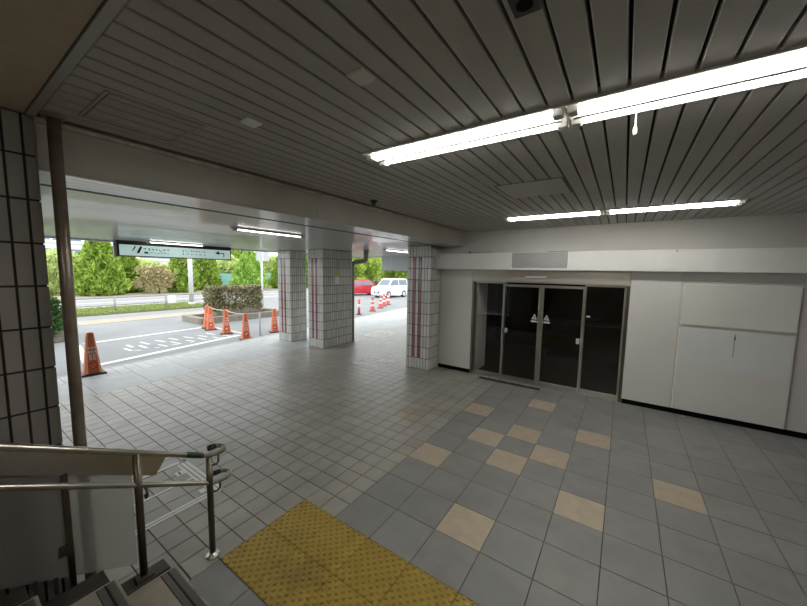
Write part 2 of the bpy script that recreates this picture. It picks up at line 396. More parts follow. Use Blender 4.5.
# ================================================================== canopy over the pavement
ca = MB().box((CANX, -4.0, BZ+.03), (BX-.45, CANY, 3.5)).build('canopy', 'canopy_gap'); struct(ca)
x = BX-.03; k = 0
csm = MB().bev((-.054, -4.0, BZ), (.054, CANY, BZ+.035), .003, 2, -1).mesh('canopy_slat', 'canopy')
x = BX-.5-.15
while x > CANX:
    link('canopy_slat', csm, ca, (x, 0, 0)); x -= pitch*.98
x = BX-.06
while x > BX-.5:
    link('canopy_slat', csm, ca, (x, 0, -.012)); x -= pitch*.98
MB().box((BX-.575, -4.0, BZ-.006), (BX-.52, CANY, BZ+.03)).build('channel', 'black_gap', ca)
MB().box((CANX-.05, -4.0, BZ-.03), (CANX+.02, CANY+.05, 3.6)).build('fascia', 'sign_back', ca)
MB().box((CANX, CANY, BZ-.03), (BX, CANY+.06, 3.6)).build('fascia', 'sign_back', ca)
# downstand panels at the far end of the canopy
for a, b in ((-8.05, -7.62), (-7.6, -6.2), (-6.18, -4.8)):
    MB().box((a, CANY-.03, 2.22), (b, CANY, BZ+.01)).build('downstand_panel', 'sign_back', ca)
# building above the canopy and hall (blocks the sky)
ub = MB().box((CANX+.3, YB, 3.5), (XR, 14, 5.0)).build('upper_storey', 'wall_top'); struct(ub)

# ================================================================== tiled columns
def tiled_column(x0, x1, y0, y1, z1, label, faces, nx, ny, rows, red=None, m='tile_w', th=.25, top=None, group='white tiled columns', zoff=0., j=.0062):
    o = thing('tiled_column', ((x0+x1)/2, (y0+y1)/2, 0), label, 'column', group)
    d = .007
    MB().box((x0+d, y0+d, 0), (x1-d, y1-d, z1)).build('core', 'tile_grout', o)
    stuff = MB()
    cache = {}
    def put(face, i, r, n, size, mat_):
        wdt = size/n; cut = zoff > 0 and face == 'S'
        if cut: wdt = .0749
        z0 = max(0, r*th-zoff); zz = min((r+1)*th-zoff, z1)
        if zz-z0 < .03: return
        c = (i+.5)*wdt
        if cut:
            c = (y1-y0)-.054-(n-1-i-.5)*wdt
            if i == n-1: wdt = .054; c = (y1-y0)-.027
        key = (face, round(wdt, 4), round(zz-z0, 3), mat_)
        hw = wdt/2-j; h = zz-z0
        if key not in cache:
            b = MB()
            if face == 'F': b.bev((-hw, 0, j), (hw, d+.002, h-j), .002, 1, -1)
            else: b.bev((-d-.002, -hw, j), (0, hw, h-j), .002, 0, 1)
            cache[key] = b.mesh('tile', mat_)
        if face == 'F': link('tile', cache[key], o, Vector((x0+c, y0, z0))-o.location)
        else: link('tile', cache[key], o, Vector((x1, y0+c, z0))-o.location)
    for f, n, size in (('F', nx, x1-x0), ('S', ny, y1-y0)):
        if f in faces:
            for r in range(rows):
                for i in range(n):
                    mm = m
                    if red and f == 'F' and i in red and 0 < r < rows-1: mm = 'tile_r'
                    put(f, i, r, n, size, mm)
        else:
            for r in range(rows):
                for i in range(n):
                    wd = size/n; a = i*wd+j; b = (i+1)*wd-j; za = max(0, r*th-zoff)+j; zb = min((r+1)*th-zoff, z1)-j
                    if zb-za < .02: continue
                    if f == 'F': stuff.box((x0+a, y0, za), (x0+b, y0+d+.002, zb))
                    else: stuff.box((x1-d-.002, y0+a, za), (x1, y0+b, zb))
    # hidden faces, joined
    for r in range(rows):
        za = max(0, r*th-zoff)+j; zb = min((r+1)*th-zoff, z1)-j
        if zb-za < .02: continue
        for i in range(nx):
            wd = (x1-x0)/nx; stuff.box((x0+i*wd+j, y1-d-.002, za), (x0+(i+1)*wd-j, y1, zb))
        for i in range(ny):
            wd = (y1-y0)/ny; stuff.box((x0, y0+i*wd+j, za), (x0+d+.002, y0+(i+1)*wd-j, zb))
    tag(stuff.build('tile_rear', 'tile_ws' if m == 'tile_w' else m, o), kind='stuff')
    return o
RH = BZ/11
tiled_column(-8.88, -8.28, 6.21, 6.81, BZ-.005, 'white tiled column with two red stripes, slimmest, by the cones and hedge planter', 'FS', 8, 8, 11, (2, 4), th=RH)
tiled_column(-7.48, -6.87, 6.21, 7.38, BZ-.005, 'white tiled column with yellow notice and paper sheet on its wide side', 'FS', 8, 16, 11, (2, 4), th=RH)
tiled_column(-4.09, -3.49, 6.21, 6.96, BZ-.005, 'white tiled column with red stripes at the end of the shop wall', 'FS', 8, 10, 11, (2, 4), th=RH)
# pillar beside the stairs: larger grey tiles
tiled_column(-3.65, PX, -.5855, .44, CZ, 'dark grey tiled pillar beside the stairs and vertical pipe', 'S', 10, 14, 14, None, 'tile_p', .2516, group='dark pillar', zoff=.1886, j=.0055)

# ================================================================== shop wall
def wbox(name, x0, x1, z0, z1, m, parent=None, y0=WY, y1=WY+.12): return MB().box((x0, y0, z0), (x1, y1, z1)).build(name, m, parent)
DL, DR, DT = -2.69, .09, 2.285
wr = MB()
wr.box((-3.49, WY, 0), (DL, WY+.15, CZ)); wr.box((DL, WY, DT), (DR, WY+.15, CZ)); wr.box((DR, WY, 0), (XR, WY+.15, CZ))
wall = struct(wr.build('wall_front', 'wall_top'))
MB().bev((-3.45, WY-.02, .085), (DL-.005, WY, 2.28), .003, 1, -1).build('wall_panel', 'wallp', wall)
MB().bev((DR+.005, WY-.02, .085), (.74, WY, 2.28), .003, 1, -1).build('wall_panel', 'wallp', wall)
MB().bev((.744, WY-.012, .085), (XR, WY, 2.28), .003, 1, -1).build('wall_panel', 'wall', wall)
struct(MB().box((-3.47, WY-.016, 0), (DL-.005, WY, .083)).build('baseboard_front', 'black'))
struct(MB().box((DR+.005, WY-.008, 0), (XR, WY, .083)).build('baseboard_front', 'black'))
struct(MB().box((-3.6, WY+.3, 0), (-3.48, CANY+1, 3.4)).build('wall_side', 'wall_top'))
struct(MB().box((XR, YB, 0), (XR+.15, WY+.2, 3.4)).build('wall_right', 'wall_top'))
struct(MB().box((-3.6, YB-.15, 0), (XR, YB, 3.4)).build('wall_back', 'plaster'))
struct(MB().box((-8.6, -4.15, 0), (-3.65, -4.0, 3.4)).build('wall_canopy_end', 'wall_top'))
struct(MB().box((-3.65, YB, 0), (PX-.02, -.59, 3.4)).build('wall_left', 'plaster'))
# fascia box with lightbox face
fa = MB().bev((-3.50, 6.42, 2.262), (XR, WY, 2.595), .004, 1, -1).build('shop_fascia', 'fascia')
tag(fa, 'long white fascia box above the glass doors', 'fascia')
sc_ = 6.42/WY
MB().bev((-1.893*sc_, 6.412, 2.305), (-.875*sc_, 6.425, 2.585), .003, 1, -1).build('lightbox_face', 'greybox', fa)
for xx in (-1.895*sc_, -.873*sc_): MB().box((xx-.008, 6.408, 2.265), (xx+.008, 6.425, 2.593)).build('lightbox_frame', 'white', fa)
# loose edge strips and stains along the fascia top
for a, b in ((-2.72, -2.25), (-1.2, -.86)):
    MB().box((a, 6.44, 2.595), (b, 6.55, 2.604)).build('loose_strip', 'black_gap', fa)
MB().lathe([(.016, 2.595), (.02, 2.60), (.012, 2.625), (.004, 2.635)], 10, (-2.72, 6.47)).build('fixing_knob', 'black_gap', fa)
MB().box((.62, 6.40, 2.565), (.635, 6.42, 2.585)).build('screw_head', 'steel_d', fa)

# boards on the wall
def board(x0, x1, z0, z1, label):
    o = MB().bev((x0, WY-.05, z0), (x1, WY-.012, z1), .004, 1, -1).build('wall_board', 'board'); return tag(o, label, 'board')
board(.775, 1.985, 1.452, 2.075, 'low wide white blank board on the wall above the larger board')
lb = board(.765, 1.985, .095, 1.405, 'large white blank board reaching the black baseboard, below the low wide board')
MB().box((.79, WY-.054, .86), (1.385, WY-.0495, 1.385)).build('pasted_sheet', 'sheet', lb)
MB().box((1.395, WY-.054, .80), (1.965, WY-.0495, 1.385)).build('pasted_sheet', 'sheet', lb)
MB().box((1.384, WY-.056, 1.03), (1.396, WY-.0495, 1.37)).build('torn_seam', 'trim', lb)
MB().box((1.384, WY-.057, 1.28), (1.398, WY-.0495, 1.33)).build('scuff', 'black_gap', lb)
tag(MB().lathe([(.012, 0), (.018, .004), (.016, .012), (.006, .016)], 8, (.905, 6.56)).build('litter_scrap', 'paper'), 'tiny crumpled white scrap on the floor below the boards', 'litter')

# ================================================================== glass doors
do = struct(MB().box((DL, WY+.05, 0), (DR, WY+.12, .03)).build('door_1', 'steel'))
tag(do, 'steel framed dark glass sliding doors with fixed side panes')
fy0, fy1 = WY-.012, WY+.09
MB().bev((DL, fy0, 2.03), (DR, fy1, DT), .004, 1, -1).build('header', 'header_steel', do)
MB().box((DL, fy0-.006, 2.012), (DR, fy1, 2.04)).build('header_rail', 'steel', do)
MB().box((DL, fy0, 0), (DR, fy1, .02)).build('threshold', 'steel', do)
for a, b in ((DL, DL+.045), (DR-.045, DR)): MB().box((a, fy0, 0), (b, fy1, 2.02)).build('jamb', 'steel_d', do)
def leaf(name, x0, x1, y, st, bot, top, zt, lab=None):
    g = MB().box((x0+.01, y-.004, .02), (x1-.01, y+.004, zt)).build(name, 'glass', do)
    for a, b in ((x0, x0+st), (x1-st, x1)): MB().bev((a, y-.02, .02), (b, y+.02, zt), .003, 1, -1).build('stile', 'steel', g)
    MB().bev((x0+st, y-.02, .02), (x1-st, y+.02, .02+bot), .003, 1, -1).build('bottom_rail', 'steel', g)
    MB().bev((x0+st, y-.02, zt-top), (x1-st, y+.02, zt), .003, 1, -1).build('top_rail', 'steel', g)
    return g
leaf('side_pane', DL+.045, -1.985, WY+.06, .03, .07, .03, 2.01)
leaf('side_pane', -.575, DR-.045, WY+.06, .03, .07, .03, 2.01)
l1 = leaf('door_leaf', -2.035, -1.30, WY+.015, .045, .08, .05, 1.98)
l2 = leaf('door_leaf', -1.296, -.55, WY+.015, .045, .08, .05, 1.98)
def sticker(g, cx, cz):
    y = WY+.008
    t = MB().prism([(cx-.055, cz), (cx+.055, cz), (cx, cz+.105)], y-.001, y+.001, 1).build('triangle_sticker', 'sticker', g)
    MB().prism([(cx-.008, cz+.02), (cx+.008, cz+.02), (cx+.01, cz+.062), (cx-.01, cz+.062)], y-.002, y-.0012, 1).build('warning_mark', 'steel_d', t)
    MB().box((cx-.065, y-.001, cz-.055), (cx+.065, y+.001, cz-.025)).build('bar_sticker', 'sticker', g)
sticker(l1, -1.405, 1.31); sticker(l2, -1.185, 1.31)
MB().box((-1.965, WY-.004, .99), (-1.915, WY+.01, 1.08)).build('lock_plate', 'sticker', l1)
MB().box((-.66, WY-.004, .93), (-.605, WY+.01, 1.03)).build('lock_plate', 'sticker', l2)
MB().box((-.53, WY+.05, 1.43), (-.47, WY+.062, 1.455)).build('small_tag', 'white', do)
se = MB().bev((-1.60, WY-.06, 2.115), (-1.22, WY-.01, 2.165), .01, 1, -1).build('sensor', 'cover', do)
# dim shop behind the glass
sh = MB()
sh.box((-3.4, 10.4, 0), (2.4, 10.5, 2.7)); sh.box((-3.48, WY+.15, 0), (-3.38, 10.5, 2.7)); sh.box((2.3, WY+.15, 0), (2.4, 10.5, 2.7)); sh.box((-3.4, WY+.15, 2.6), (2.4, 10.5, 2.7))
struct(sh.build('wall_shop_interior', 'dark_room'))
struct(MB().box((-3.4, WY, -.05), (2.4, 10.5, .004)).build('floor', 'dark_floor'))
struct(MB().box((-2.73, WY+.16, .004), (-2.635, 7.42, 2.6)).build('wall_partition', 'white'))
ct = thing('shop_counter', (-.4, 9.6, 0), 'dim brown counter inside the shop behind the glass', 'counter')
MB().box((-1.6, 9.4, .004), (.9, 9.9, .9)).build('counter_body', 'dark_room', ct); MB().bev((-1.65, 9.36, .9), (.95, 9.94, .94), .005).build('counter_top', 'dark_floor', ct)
# drain grating / mat in front of the doors
for i, (a, b) in enumerate(((-2.40, -1.80), (-1.79, -1.20))):
    o = MB().bev((a, 6.41, -.002), (b, 6.53, .006), .002).build('door_mat', 'grout')
    tag(o, ['narrow dark strip on the floor before the glass side pane next to the cream panel', 'narrow dark strip on the floor before the meeting edges of the sliding doors'][i], 'mat', 'dark strips before the doors')

# ================================================================== fluorescent fixtures
def fixture(cx, cy, label, tube='tube', L=FL, z=CZ, rz=0., wd=FW, cord=False, group='fluorescent lights of the hall ceiling', offs=(-.54, .54), zt=.038, zl=-.010, ztube=-.010):
    """open white trough, recessed into the slats (or mounted below), tubes inside it"""
    o = thing('fluorescent_light', (cx, cy, z), label, 'light', group, rz)
    h = wd/2
    local('tray', MB().prism([(-h, zt), (h, zt), (h, zl), (h-.012, zl), (h*.74, zt-.006), (-h*.74, zt-.006), (-h+.012, zl), (-h, zl)], -L/2+.008, L/2-.008, 0), 'fixture', o)
    for sx in (-1, 1): local('end_plate', MB().prism([(-h, zt), (h, zt), (h, zl), (-h, zl)], sx*(L/2-.008), sx*L/2, 0), 'fixture', o)
    if len(offs) > 1: local('ridge', MB().prism([(-.016, zt-.006), (.016, zt-.006), (.014, ztube-.016), (-.014, ztube-.016)], -L/2+.03, L/2-.03, 0), 'socket', o)
    for k in offs:
        y = k*h
        local('tube', MB().tube([(-L/2+.06, y, ztube), (L/2-.06, y, ztube)], .0145, 12), tube, o, True)
        for sx in (-1, 1): local('socket', MB().bev((sx*(L/2-.06), y-.026, ztube-.026), (sx*(L/2-.012), y+.026, zt-.006), .004, 2, -1), 'socket', o)
    if cord:
        c = local('pull_cord', MB().tube([(-.37, h-.012, zl), (-.37, h-.012, -.075)], .003, 6), 'cord', o)
        local('cord_end', MB().lathe([(.002, -.125), (.009, -.118), (.010, -.095), (.004, -.074)], 8, (-.37, h-.012)), 'cord', c, True)
    return o
fixture(FX1-FL/2, FY1, 'lit twin tube ceiling light near the stairs soffit, end without the pull cord')
fixture(FX1+FL/2, FY1, 'lit twin tube ceiling light with a hanging pull cord', cord=True)
fixture(FX2-FL/2, FY2, 'lit twin tube ceiling light above the sliding doors, end near the blank hatch')
fixture(FX2+FL/2, FY2, 'lit twin tube ceiling light facing the wall boards, no cord')
fixture(-.6, -1.5, 'added unseen twin tube fill light on the plaster soffit above the stairs', z=CZ-.034)  # unseen lamp behind the camera, added to brighten the steps and handrail
# canopy lights along the pavement
for k, (cx, cy) in enumerate(((-4.55, 3.08), (-5.25, 7.45), (-8.75, 3.45), (-4.55, -.6))):
    fixture(cx, cy, ['lit single batten on the canopy ceiling between beam and sign', 'lit batten on the canopy ceiling beyond the striped column at the shop wall', 'lit batten on the canopy ceiling above the hanging sign', 'lit batten on the canopy ceiling behind the dark pillar'][k], 'tube_out', 1.2, BZ, math.pi/2, .09, group='canopy ceiling lights', offs=(0,), zt=0., zl=-.022, ztube=-.022)
# ------------------------------------------------------------------ small ceiling items
def plate(name, pts, m, label, cat, h=.006):
    xs = [p[0] for p in pts]; ys_ = [p[1] for p in pts]
    o = MB().bev((min(xs), min(ys_), CZ-h), (max(xs), max(ys_), CZ+.001), min(.003, h*.5), 2, -1).build(name, m); return tag(o, label, cat)
plate('ceiling_cover_plate', [(-1.075, 1.115), (-.985, 1.21)], 'cover', 'small square grey cover plate on the ceiling nearer the long light', 'cover plate', .012)
plate('ceiling_cover_plate', [(-1.925, 1.115), (-1.845, 1.205)], 'white', 'small square white cover plate on the ceiling nearer the beam', 'cover plate', .012)
dn = thing('ceiling_speaker_plate', (-.325, 1.14, CZ), 'dark brown square ceiling plate with a black hole', 'ceiling plate')
MB().bev((-.368, 1.09, CZ-.006), (-.282, 1.195, CZ+.001), .003, 2, -1).build('plate', 'brown', dn)
MB().lathe([(.026, CZ-.0075), (.028, CZ-.004)], 20, (-.325, 1.147)).build('hole', 'black', dn)
plate('ceiling_cover_plate', [(-.19, 1.10), (-.13, 1.16)], 'cover', 'tiny pale cover plate on the ceiling next to the brown plate', 'cover plate', .01)
ht = thing('access_hatch', (-2.41, .81, CZ), 'slatted ceiling access hatch with double frame next to the beam', 'hatch')
hx0, hx1, hy0, hy1 = -2.65, -2.17, .575, 1.035
for a, b in (((hx0, hy0), (hx1, hy0+.012)), ((hx0, hy1-.008), (hx1, hy1)), ((hx0, hy0), (hx0+.010, hy1)), ((hx1-.012, hy0), (hx1, hy1)), ((hx0+.0, hy0+.02), (hx1-.02, hy0+.03)), ((hx1-.03, hy0+.02), (hx1-.02, hy1))):
    MB().bev((a[0], a[1], CZ-.006), (b[0], b[1], CZ+.001), .002, 2, -1).build('frame', 'trim', ht)
h2 = thing('access_hatch', (-.83, 3.6, CZ), 'plain flat ceiling access hatch between the two rows of lights', 'hatch')
MB().bev((-1.13, 3.285, CZ-.005), (-.53, 3.905, CZ+.001), .003, 2, -1).build('panel', 'hatch', h2)
for a, b in (((-1.14, 3.275), (-.52, 3.285)), ((-1.14, 3.905), (-.52, 3.915)), ((-1.14, 3.285), (-1.13, 3.905)), ((-.53, 3.285), (-.52, 3.905))):
    MB().box((a[0], a[1], CZ-.003), (b[0], b[1], CZ+.001)).build('joint', 'slat_dark', h2)
sd = thing('smoke_detector', (-2.62, 3.2, CZ), 'small dark smoke detector on the ceiling by the beam', 'detector')
MB().lathe([(.02, CZ-.055), (.024, CZ-.045), (.022, CZ-.03), (.045, CZ-.012), (.045, CZ+.001)], 16, (-2.62, 3.2)).build('head', 'black_gap', sd, True)

# ================================================================== vertical pipe by the pillar
pp = thing('drain_pipe', (-2.80, .50, 0), 'vertical aged steel pipe standing beside the dark tiled pillar', 'pipe')
MB().tube([(-2.80, .50, 0), (-2.80, .50, 1.0), (-2.80, .50, 2.0), (-2.80, .50, CZ)], .031, 20).build('pipe', 'pipe', pp, True)
MB().lathe([(.033, CZ-.016), (.05, CZ-.012), (.056, CZ-.006), (.056, CZ)], 24, (-2.80, .50)).build('ceiling_flange', 'pipe', pp, True)
MB().lathe([(.055, 0.004), (.055, .014), (.036, .02)], 24, (-2.80, .50)).build('floor_flange', 'pipe', pp, True)
# pipe with elbow behind the wide column
p2 = thing('downpipe', (-6.95, 7.47, 0), 'grey downpipe with an elbow behind the wide tiled column', 'pipe')
path = [(-6.95, 7.47, 0), (-6.95, 7.47, 2.30), (-6.935, 7.475, 2.38), (-6.88, 7.48, 2.43), (-6.80, 7.46, 2.45), (-6.70, 7.40, 2.455), (-6.1, 7.05, 2.47), (-6.03, 7.01, 2.49), (-5.98, 6.98, 2.56), (-5.97, 6.975, BZ)]
MB().tube(path, .068, 14).build('pipe', 'downpipe', p2, True)
MB().lathe([(.07, BZ-.03), (.085, BZ-.006), (.085, BZ)], 16, (-5.97, 6.975)).build('collar', 'downpipe', p2, True)

# ================================================================== stairs
st = thing('staircase', (-.5, .85, 0), 'stone steps with ribbed nosing strips going up from the hall', 'stairs'); st['kind'] = 'structure'; del st['category']
SXL, SXR, TR, RI = -2.43, 1.9, .31, .163
for k in range(1, 10):
    yf = .85-TR*(k-1); zt = RI*k
    yb = yf-TR if k < 9 else YB
    s_ = MB().bev((SXL, yb, .0 if k == 1 else RI*(k-1)-.02), (SXR, yf, zt), .006).build('step', 'step', st)
    for a in (.018, .062):
        MB().bev((SXL+.02, yf-a-.034, zt-.004), (SXR-.02, yf-a, zt+.004), .003).build('nosing_strip', 'strip', s_)
    MB().box((SXL+.02, yf-.098, zt-.003), (SXR-.02, yf-.016, zt+.0012)).build('nosing_bed', 'strip_b', s_)
    MB().bev((-2.545, yb, 0), (SXL, yf-.03, zt+.010), .005).build('curb', 'curb', st)
# guard of frosted panels with a steel top plate
gx = -2.69; SL = -.5355
zb = lambda y, z0=.132: z0+SL*(y-.715)
gd = thing('stair_guard', (gx, .4, 0), 'frosted panel stair guard with sloping stainless top plate', 'guard panel')
def slab(name, y0, y1, zlo, zhi, th, m, yt=None):
    pts = [(y0, zlo(y0)), (y1, zlo(y1)), ((yt if yt is not None else y1), zhi(yt if yt is not None else y1)), (y0, zhi(y0))]
    return MB().prism(pts, gx-th/2, gx+th/2, 0).build(name, m, gd)
tp0 = lambda y: .724+SL*(y-.843); tp1 = lambda y: .835+SL*(y-.903)
slab('top_plate', -1.6, .843, tp0, tp1, .032, 'steel', .915)
slab('frosted_panel', .415, .715, lambda y: zb(y), lambda y: tp0(y)+.005, .006, 'frosted')
slab('frosted_panel', -.30, .385, lambda y: zb(y), lambda y: tp0(y)+.005, .006, 'frosted')
slab('frosted_panel', -1.1, -.33, lambda y: zb(y), lambda y: tp0(y)+.005, .006, 'frosted')
for y in (.40, -.315, -1.1):
    MB().box((gx-.012, y-.013, max(0, zb(y)-.14)), (gx+.02, y+.013, tp0(y)+.01)).build('guard_post', 'rail_d', gd)
    MB().box((gx-.012, y-.045, zb(y)+.16), (gx+.018, y-.012, zb(y)+.22)).build('clip', 'rail_d', gd)
for y in (.33, .25, -.45): MB().box((gx-.008, y-.008, zb(y)-.10), (gx+.01, y+.008, zb(y)+.01)).build('leg', 'curb', gd)
# handrail
hr = thing('handrail', (-2.483, 1.12, 0), 'two-level stainless handrail with looped ends beside the stairs', 'handrail')
hx = -2.483
def arc(c, r, a0, a1, n, z0, z1):
    return [(c[0]+r*math.cos(a0+(a1-a0)*i/n), c[1]+r*math.sin(a0+(a1-a0)*i/n), z0+(z1-z0)*i/n) for i in range(n+1)]
def rail(p0, p1, p2_, ye, r, rr, back, name):
    """straight sloping rail through three points (y, z), then a level loop"""
    s0 = (p1[1]-p0[1])/(p1[0]-p0[0])
    pts = [(hx, y, p0[1]+s0*(y-p0[0])) for y in (-1.6, -.8, p0[0])]+[(hx, p1[0], p1[1])]
    for t in (.5, .86): pts.append((hx, p1[0]+(p2_[0]-p1[0])*t, p1[1]+(p2_[1]-p1[1])*t))
    z_end = p2_[1]
    pts += [(hx, p2_[0]-.01, z_end+.008), (hx, p2_[0]+.035, z_end-.004), (hx, ye, z_end-.006)]
    a = arc((hx-rr, ye), rr, 0, math.pi, 10, z_end-.006, z_end+.006)
    pts += a[1:]; e = a[-1]
    pts += [(e[0], e[1]-back, e[2]+.003)]
    o = MB().tube(pts, r, 14).build(name, 'rail', hr, True)
    MB().tube([(e[0], e[1]+.005, e[2]), (e[0], e[1]-back-.015, e[2]+.004)], r*1.12, 12).build('end_cap', 'rubber', o, True)
    return o
def P3(px, py): q_ = onx(px, py, hx); return (q_.y, q_.z)
U = (P3(0, 446.8), P3(136, 452.7), P3(208, 455.8)); LW = (P3(0, 487.4), P3(136, 485), P3(213, 482.8))
ru = rail(*U, 1.20, .0195, .045, .03, 'upper_rail'); rl = rail(*LW, 1.235, .0175, .05, .03, 'lower_rail')
def lin3(T, y):
    a_, b_, c_ = T
    if y < b_[0]: return a_[1]+(b_[1]-a_[1])*(y-a_[0])/(b_[0]-a_[0])
    return b_[1]+(c_[1]-b_[1])*(y-b_[0])/(c_[0]-b_[0])
zu = lambda y: lin3(U, y); zl = lambda y: lin3(LW, y)
MB().tube([(hx, y_, zu(y_)) for y_ in (.965, 1.0, 1.04, 1.075)], .0203, 14).build('green_tape', 'green_tape', ru, True)
def post(y, z0, zt, base):
    p = MB().tube([(hx, y, z0), (hx, y, zt)], .0215, 14).build('post', 'rail_d', hr, True)
    if base: MB().lathe([(.05, z0), (.05, z0+.008), (.03, z0+.014), (.024, z0+.03)], 18, (hx, y)).build('base_flange', 'steel', p, True)
    else: MB().bev((hx-.04, y-.045, z0-.03), (hx+.04, y+.045, z0-.006), .003).build('base_plate', 'curb', p)
    return p
def bracket(y, z, p):
    MB().tube([(hx, y, z-.07), (hx+.028, y, z-.078), (hx+.045, y, z-.06), (hx+.045, y, z-.03), (hx+.02, y, z-.012)], .0075, 8).build('rail_bracket', 'rail_d', p, True)
pA = post(1.117, 0.0, .79, True)
MB().tube([(hx, 1.135, .72), (hx, 1.17, .715), (hx, 1.185, .73), (hx, 1.185, .785)], .008, 8).build('rail_bracket', 'rail_d', pA, True)
MB().tube([(hx, 1.135, .505), (hx, 1.17, .50), (hx, 1.19, .515), (hx, 1.19, .57)], .008, 8).build('rail_bracket', 'rail_d', pA, True)
for y, z0 in ((.69, .195), (.07, .52), (-.86, .98)):
    pB = post(y, z0, zu(y)-.01, False); bracket(y+.03, zl(y+.03)+.0, pB)

# ================================================================== floor tape markings
def tape(mb, p, q, wd, z=.0005, h=.0015):
    p = Vector((*p, 0)); q = Vector((*q, 0)); d = (q-p).normalized(); nrm = Vector((-d.y, d.x, 0))*wd/2
    v = [p-nrm, q-nrm, q+nrm, p+nrm]
    return mb.add([(a.x, a.y, z) for a in v]+[(a.x, a.y, z+h) for a in v], [(3, 2, 1, 0), (4, 5, 6, 7), (0, 1, 5, 4), (1, 2, 6, 5), (2, 3, 7, 6), (3, 0, 4, 7)])
mk = thing('floor_marking', (-3.6, 1.2, 0), 'white taped frame with double lines on the floor beside the stair guard', 'floor marking', 'taped frames on the floor')
for p, q, wd in (((-4.06, 1.555), (-3.19, 1.555), .030), ((-4.05, 1.515), (-3.22, 1.515), .030), ((-4.0, 1.472), (-3.27, 1.472), .022), ((-3.20, 1.57), (-3.20, .80), .030), ((-3.242, 1.45), (-3.242, .80), .030),
                 ((-4.04, 1.57), (-4.04, .80), .045), ((-3.62, 1.36), (-3.62, .80), .030), ((-3.62, 1.46), (-3.62, 1.38), .03)):
    tape(MB(), p, q, wd).build('tape_strip', 'tape', mk)
MB().box((-3.86, 1.38, .0005), (-3.77, 1.46, .002)).build('tape_patch', 'tape', mk)
MB().box((-3.36, 1.40, .0005), (-3.29, 1.48, .002)).build('tape_patch', 'tape', mk)
MB().box((-3.845, 1.41, .0021), (-3.785, 1.425, .0026)).build('patch_mark', 'grout', mk)
def frame_mark(pts, label):
    o = thing('floor_marking', (sum(p[0] for p in pts)/4, sum(p[1] for p in pts)/4, 0), label, 'floor marking', 'taped frames on the floor')
    P = [Vector(p) for p in pts]
    for i in range(4):
        a, b = P[i], P[(i+1) % 4]; L_ = (b-a)
        for u0, u1 in (((0, .42), (.58, 1.0)) if i % 2 == 0 else ((0, 1),)):
            tape(MB(), a+L_*u0, a+L_*u1, .07).build('tape_strip', 'tape', o)
    for t in (.36, .68):
        a = P[0].lerp(P[3], t); b = P[1].lerp(P[2], t)
        tape(MB(), a.lerp(b, .18), a.lerp(b, .75), .035).build('tape_strip', 'tape', o)
frame_mark([(-5.27, 5.70), (-5.22, 6.33), (-4.50, 6.36), (-4.54, 5.76)], 'small square white taped frame on the floor near the striped column at the shop wall')
frame_mark([(-7.25, 8.40), (-7.30, 9.30), (-6.58, 9.25), (-6.54, 8.36)], 'white taped frame on the pavement beyond the tiled columns')

# ================================================================== hanging sign at the canopy edge
sg = thing('hanging_sign', (-9.1, 3.65, BZ), 'long lit white direction sign with arrow hanging under the canopy edge', 'sign')
sx = -9.1; sy0, sy1, sz0, sz1 = 2.43, 4.90, 2.425, 2.715
MB().bev((sx-.06, sy0, sz0), (sx, sy1, sz1), .006, 0, 1).build('sign_box', 'sign_frame', sg)
fc = MB().box((sx-.001, sy0+.04, sz0+.022), (sx+.004, sy1-.03, sz1-.032)).build('sign_face', 'sign_face', sg)
MB().box((sx-.075, sy0-.05, sz0-.01), (sx-.0, sy0-.005, BZ)).build('hanger', 'trim', sg); MB().box((sx-.06, sy0, sz1), (sx+.01, sy1, BZ-.0)).build('hanger_rail', 'sign_frame', sg)
def glyph(mb, cy, cz, s, seed, x=sx+.0045):
    """an unreadable character: a few strokes in a square"""
    q = random.Random(seed)
    for k in range(q.choice((2, 3))):
        z = cz+s*(-.42+.84*q.random()); wd = s*(.3+.18*q.random())
        mb.box((x, cy-wd, z-s*.055), (x+.0008, cy+wd, z+s*.055))
    for k in range(q.choice((1, 2))):
        y = cy+s*(-.35+.7*q.random()); h = s*(.3+.18*q.random())
        mb.box((x, y-s*.05, cz-h), (x+.0008, y+s*.05, cz+h))
tx = MB()
def sy(px): return onx(px, 250, sx).y
g0, g1 = sy(145), sy(168)
for i in range(7): glyph(tx, g0+(g1-g0)*i/6, 2.60, .066, 11+i)
tx.box((sx+.0045, sy(144), 2.505), (sx+.0053, sy(148), 2.548))
for i in range(9): glyph(tx, sy(149.5)+(g1-sy(149.5))*i/8, 2.527, .044, 70+i)
tag(tx.build('lettering', 'sign_ink', fc), kind='stuff')
tx = MB()
for i in range(9): glyph(tx, sy(183)+(sy(204.5)-sy(183))*i/8, 2.612, .052, 130+i)
for i in range(6): glyph(tx, sy(183)+(sy(204.5)-sy(183))*i/5, 2.532, .056, 160+i)
tag(tx.build('lettering', 'sign_ink', fc), kind='stuff')
lg = MB()
ya, yb_ = sy(133.5), sy(138)
lg.prism([(ya-.03, 2.525), (ya+.02, 2.60), (ya+.05, 2.66), (ya+.025, 2.66), (ya-.02, 2.575)], sx+.0045, sx+.0053, 0)
lg.prism([(yb_-.03, 2.505), (yb_+.02, 2.505), (yb_+.085, 2.655), (yb_+.045, 2.665), (yb_+.0, 2.58)], sx+.0045, sx+.0053, 0)
lg.build('logo', 'sign_ink', fc)
ar = MB(); aL, aR = sy(215.5), sy(224)
ar.box((sx+.0045, aL+.03, 2.588), (sx+.0053, aR, 2.610)); ar.box((sx+.0045, aR-.022, 2.495), (sx+.0053, aR, 2.61))
ar.prism([(aL-.02, 2.599), (aL+.10, 2.66), (aL+.075, 2.599), (aL+.10, 2.538)], sx+.0045, sx+.0053, 0)
ar.build('arrow', 'sign_ink', fc)
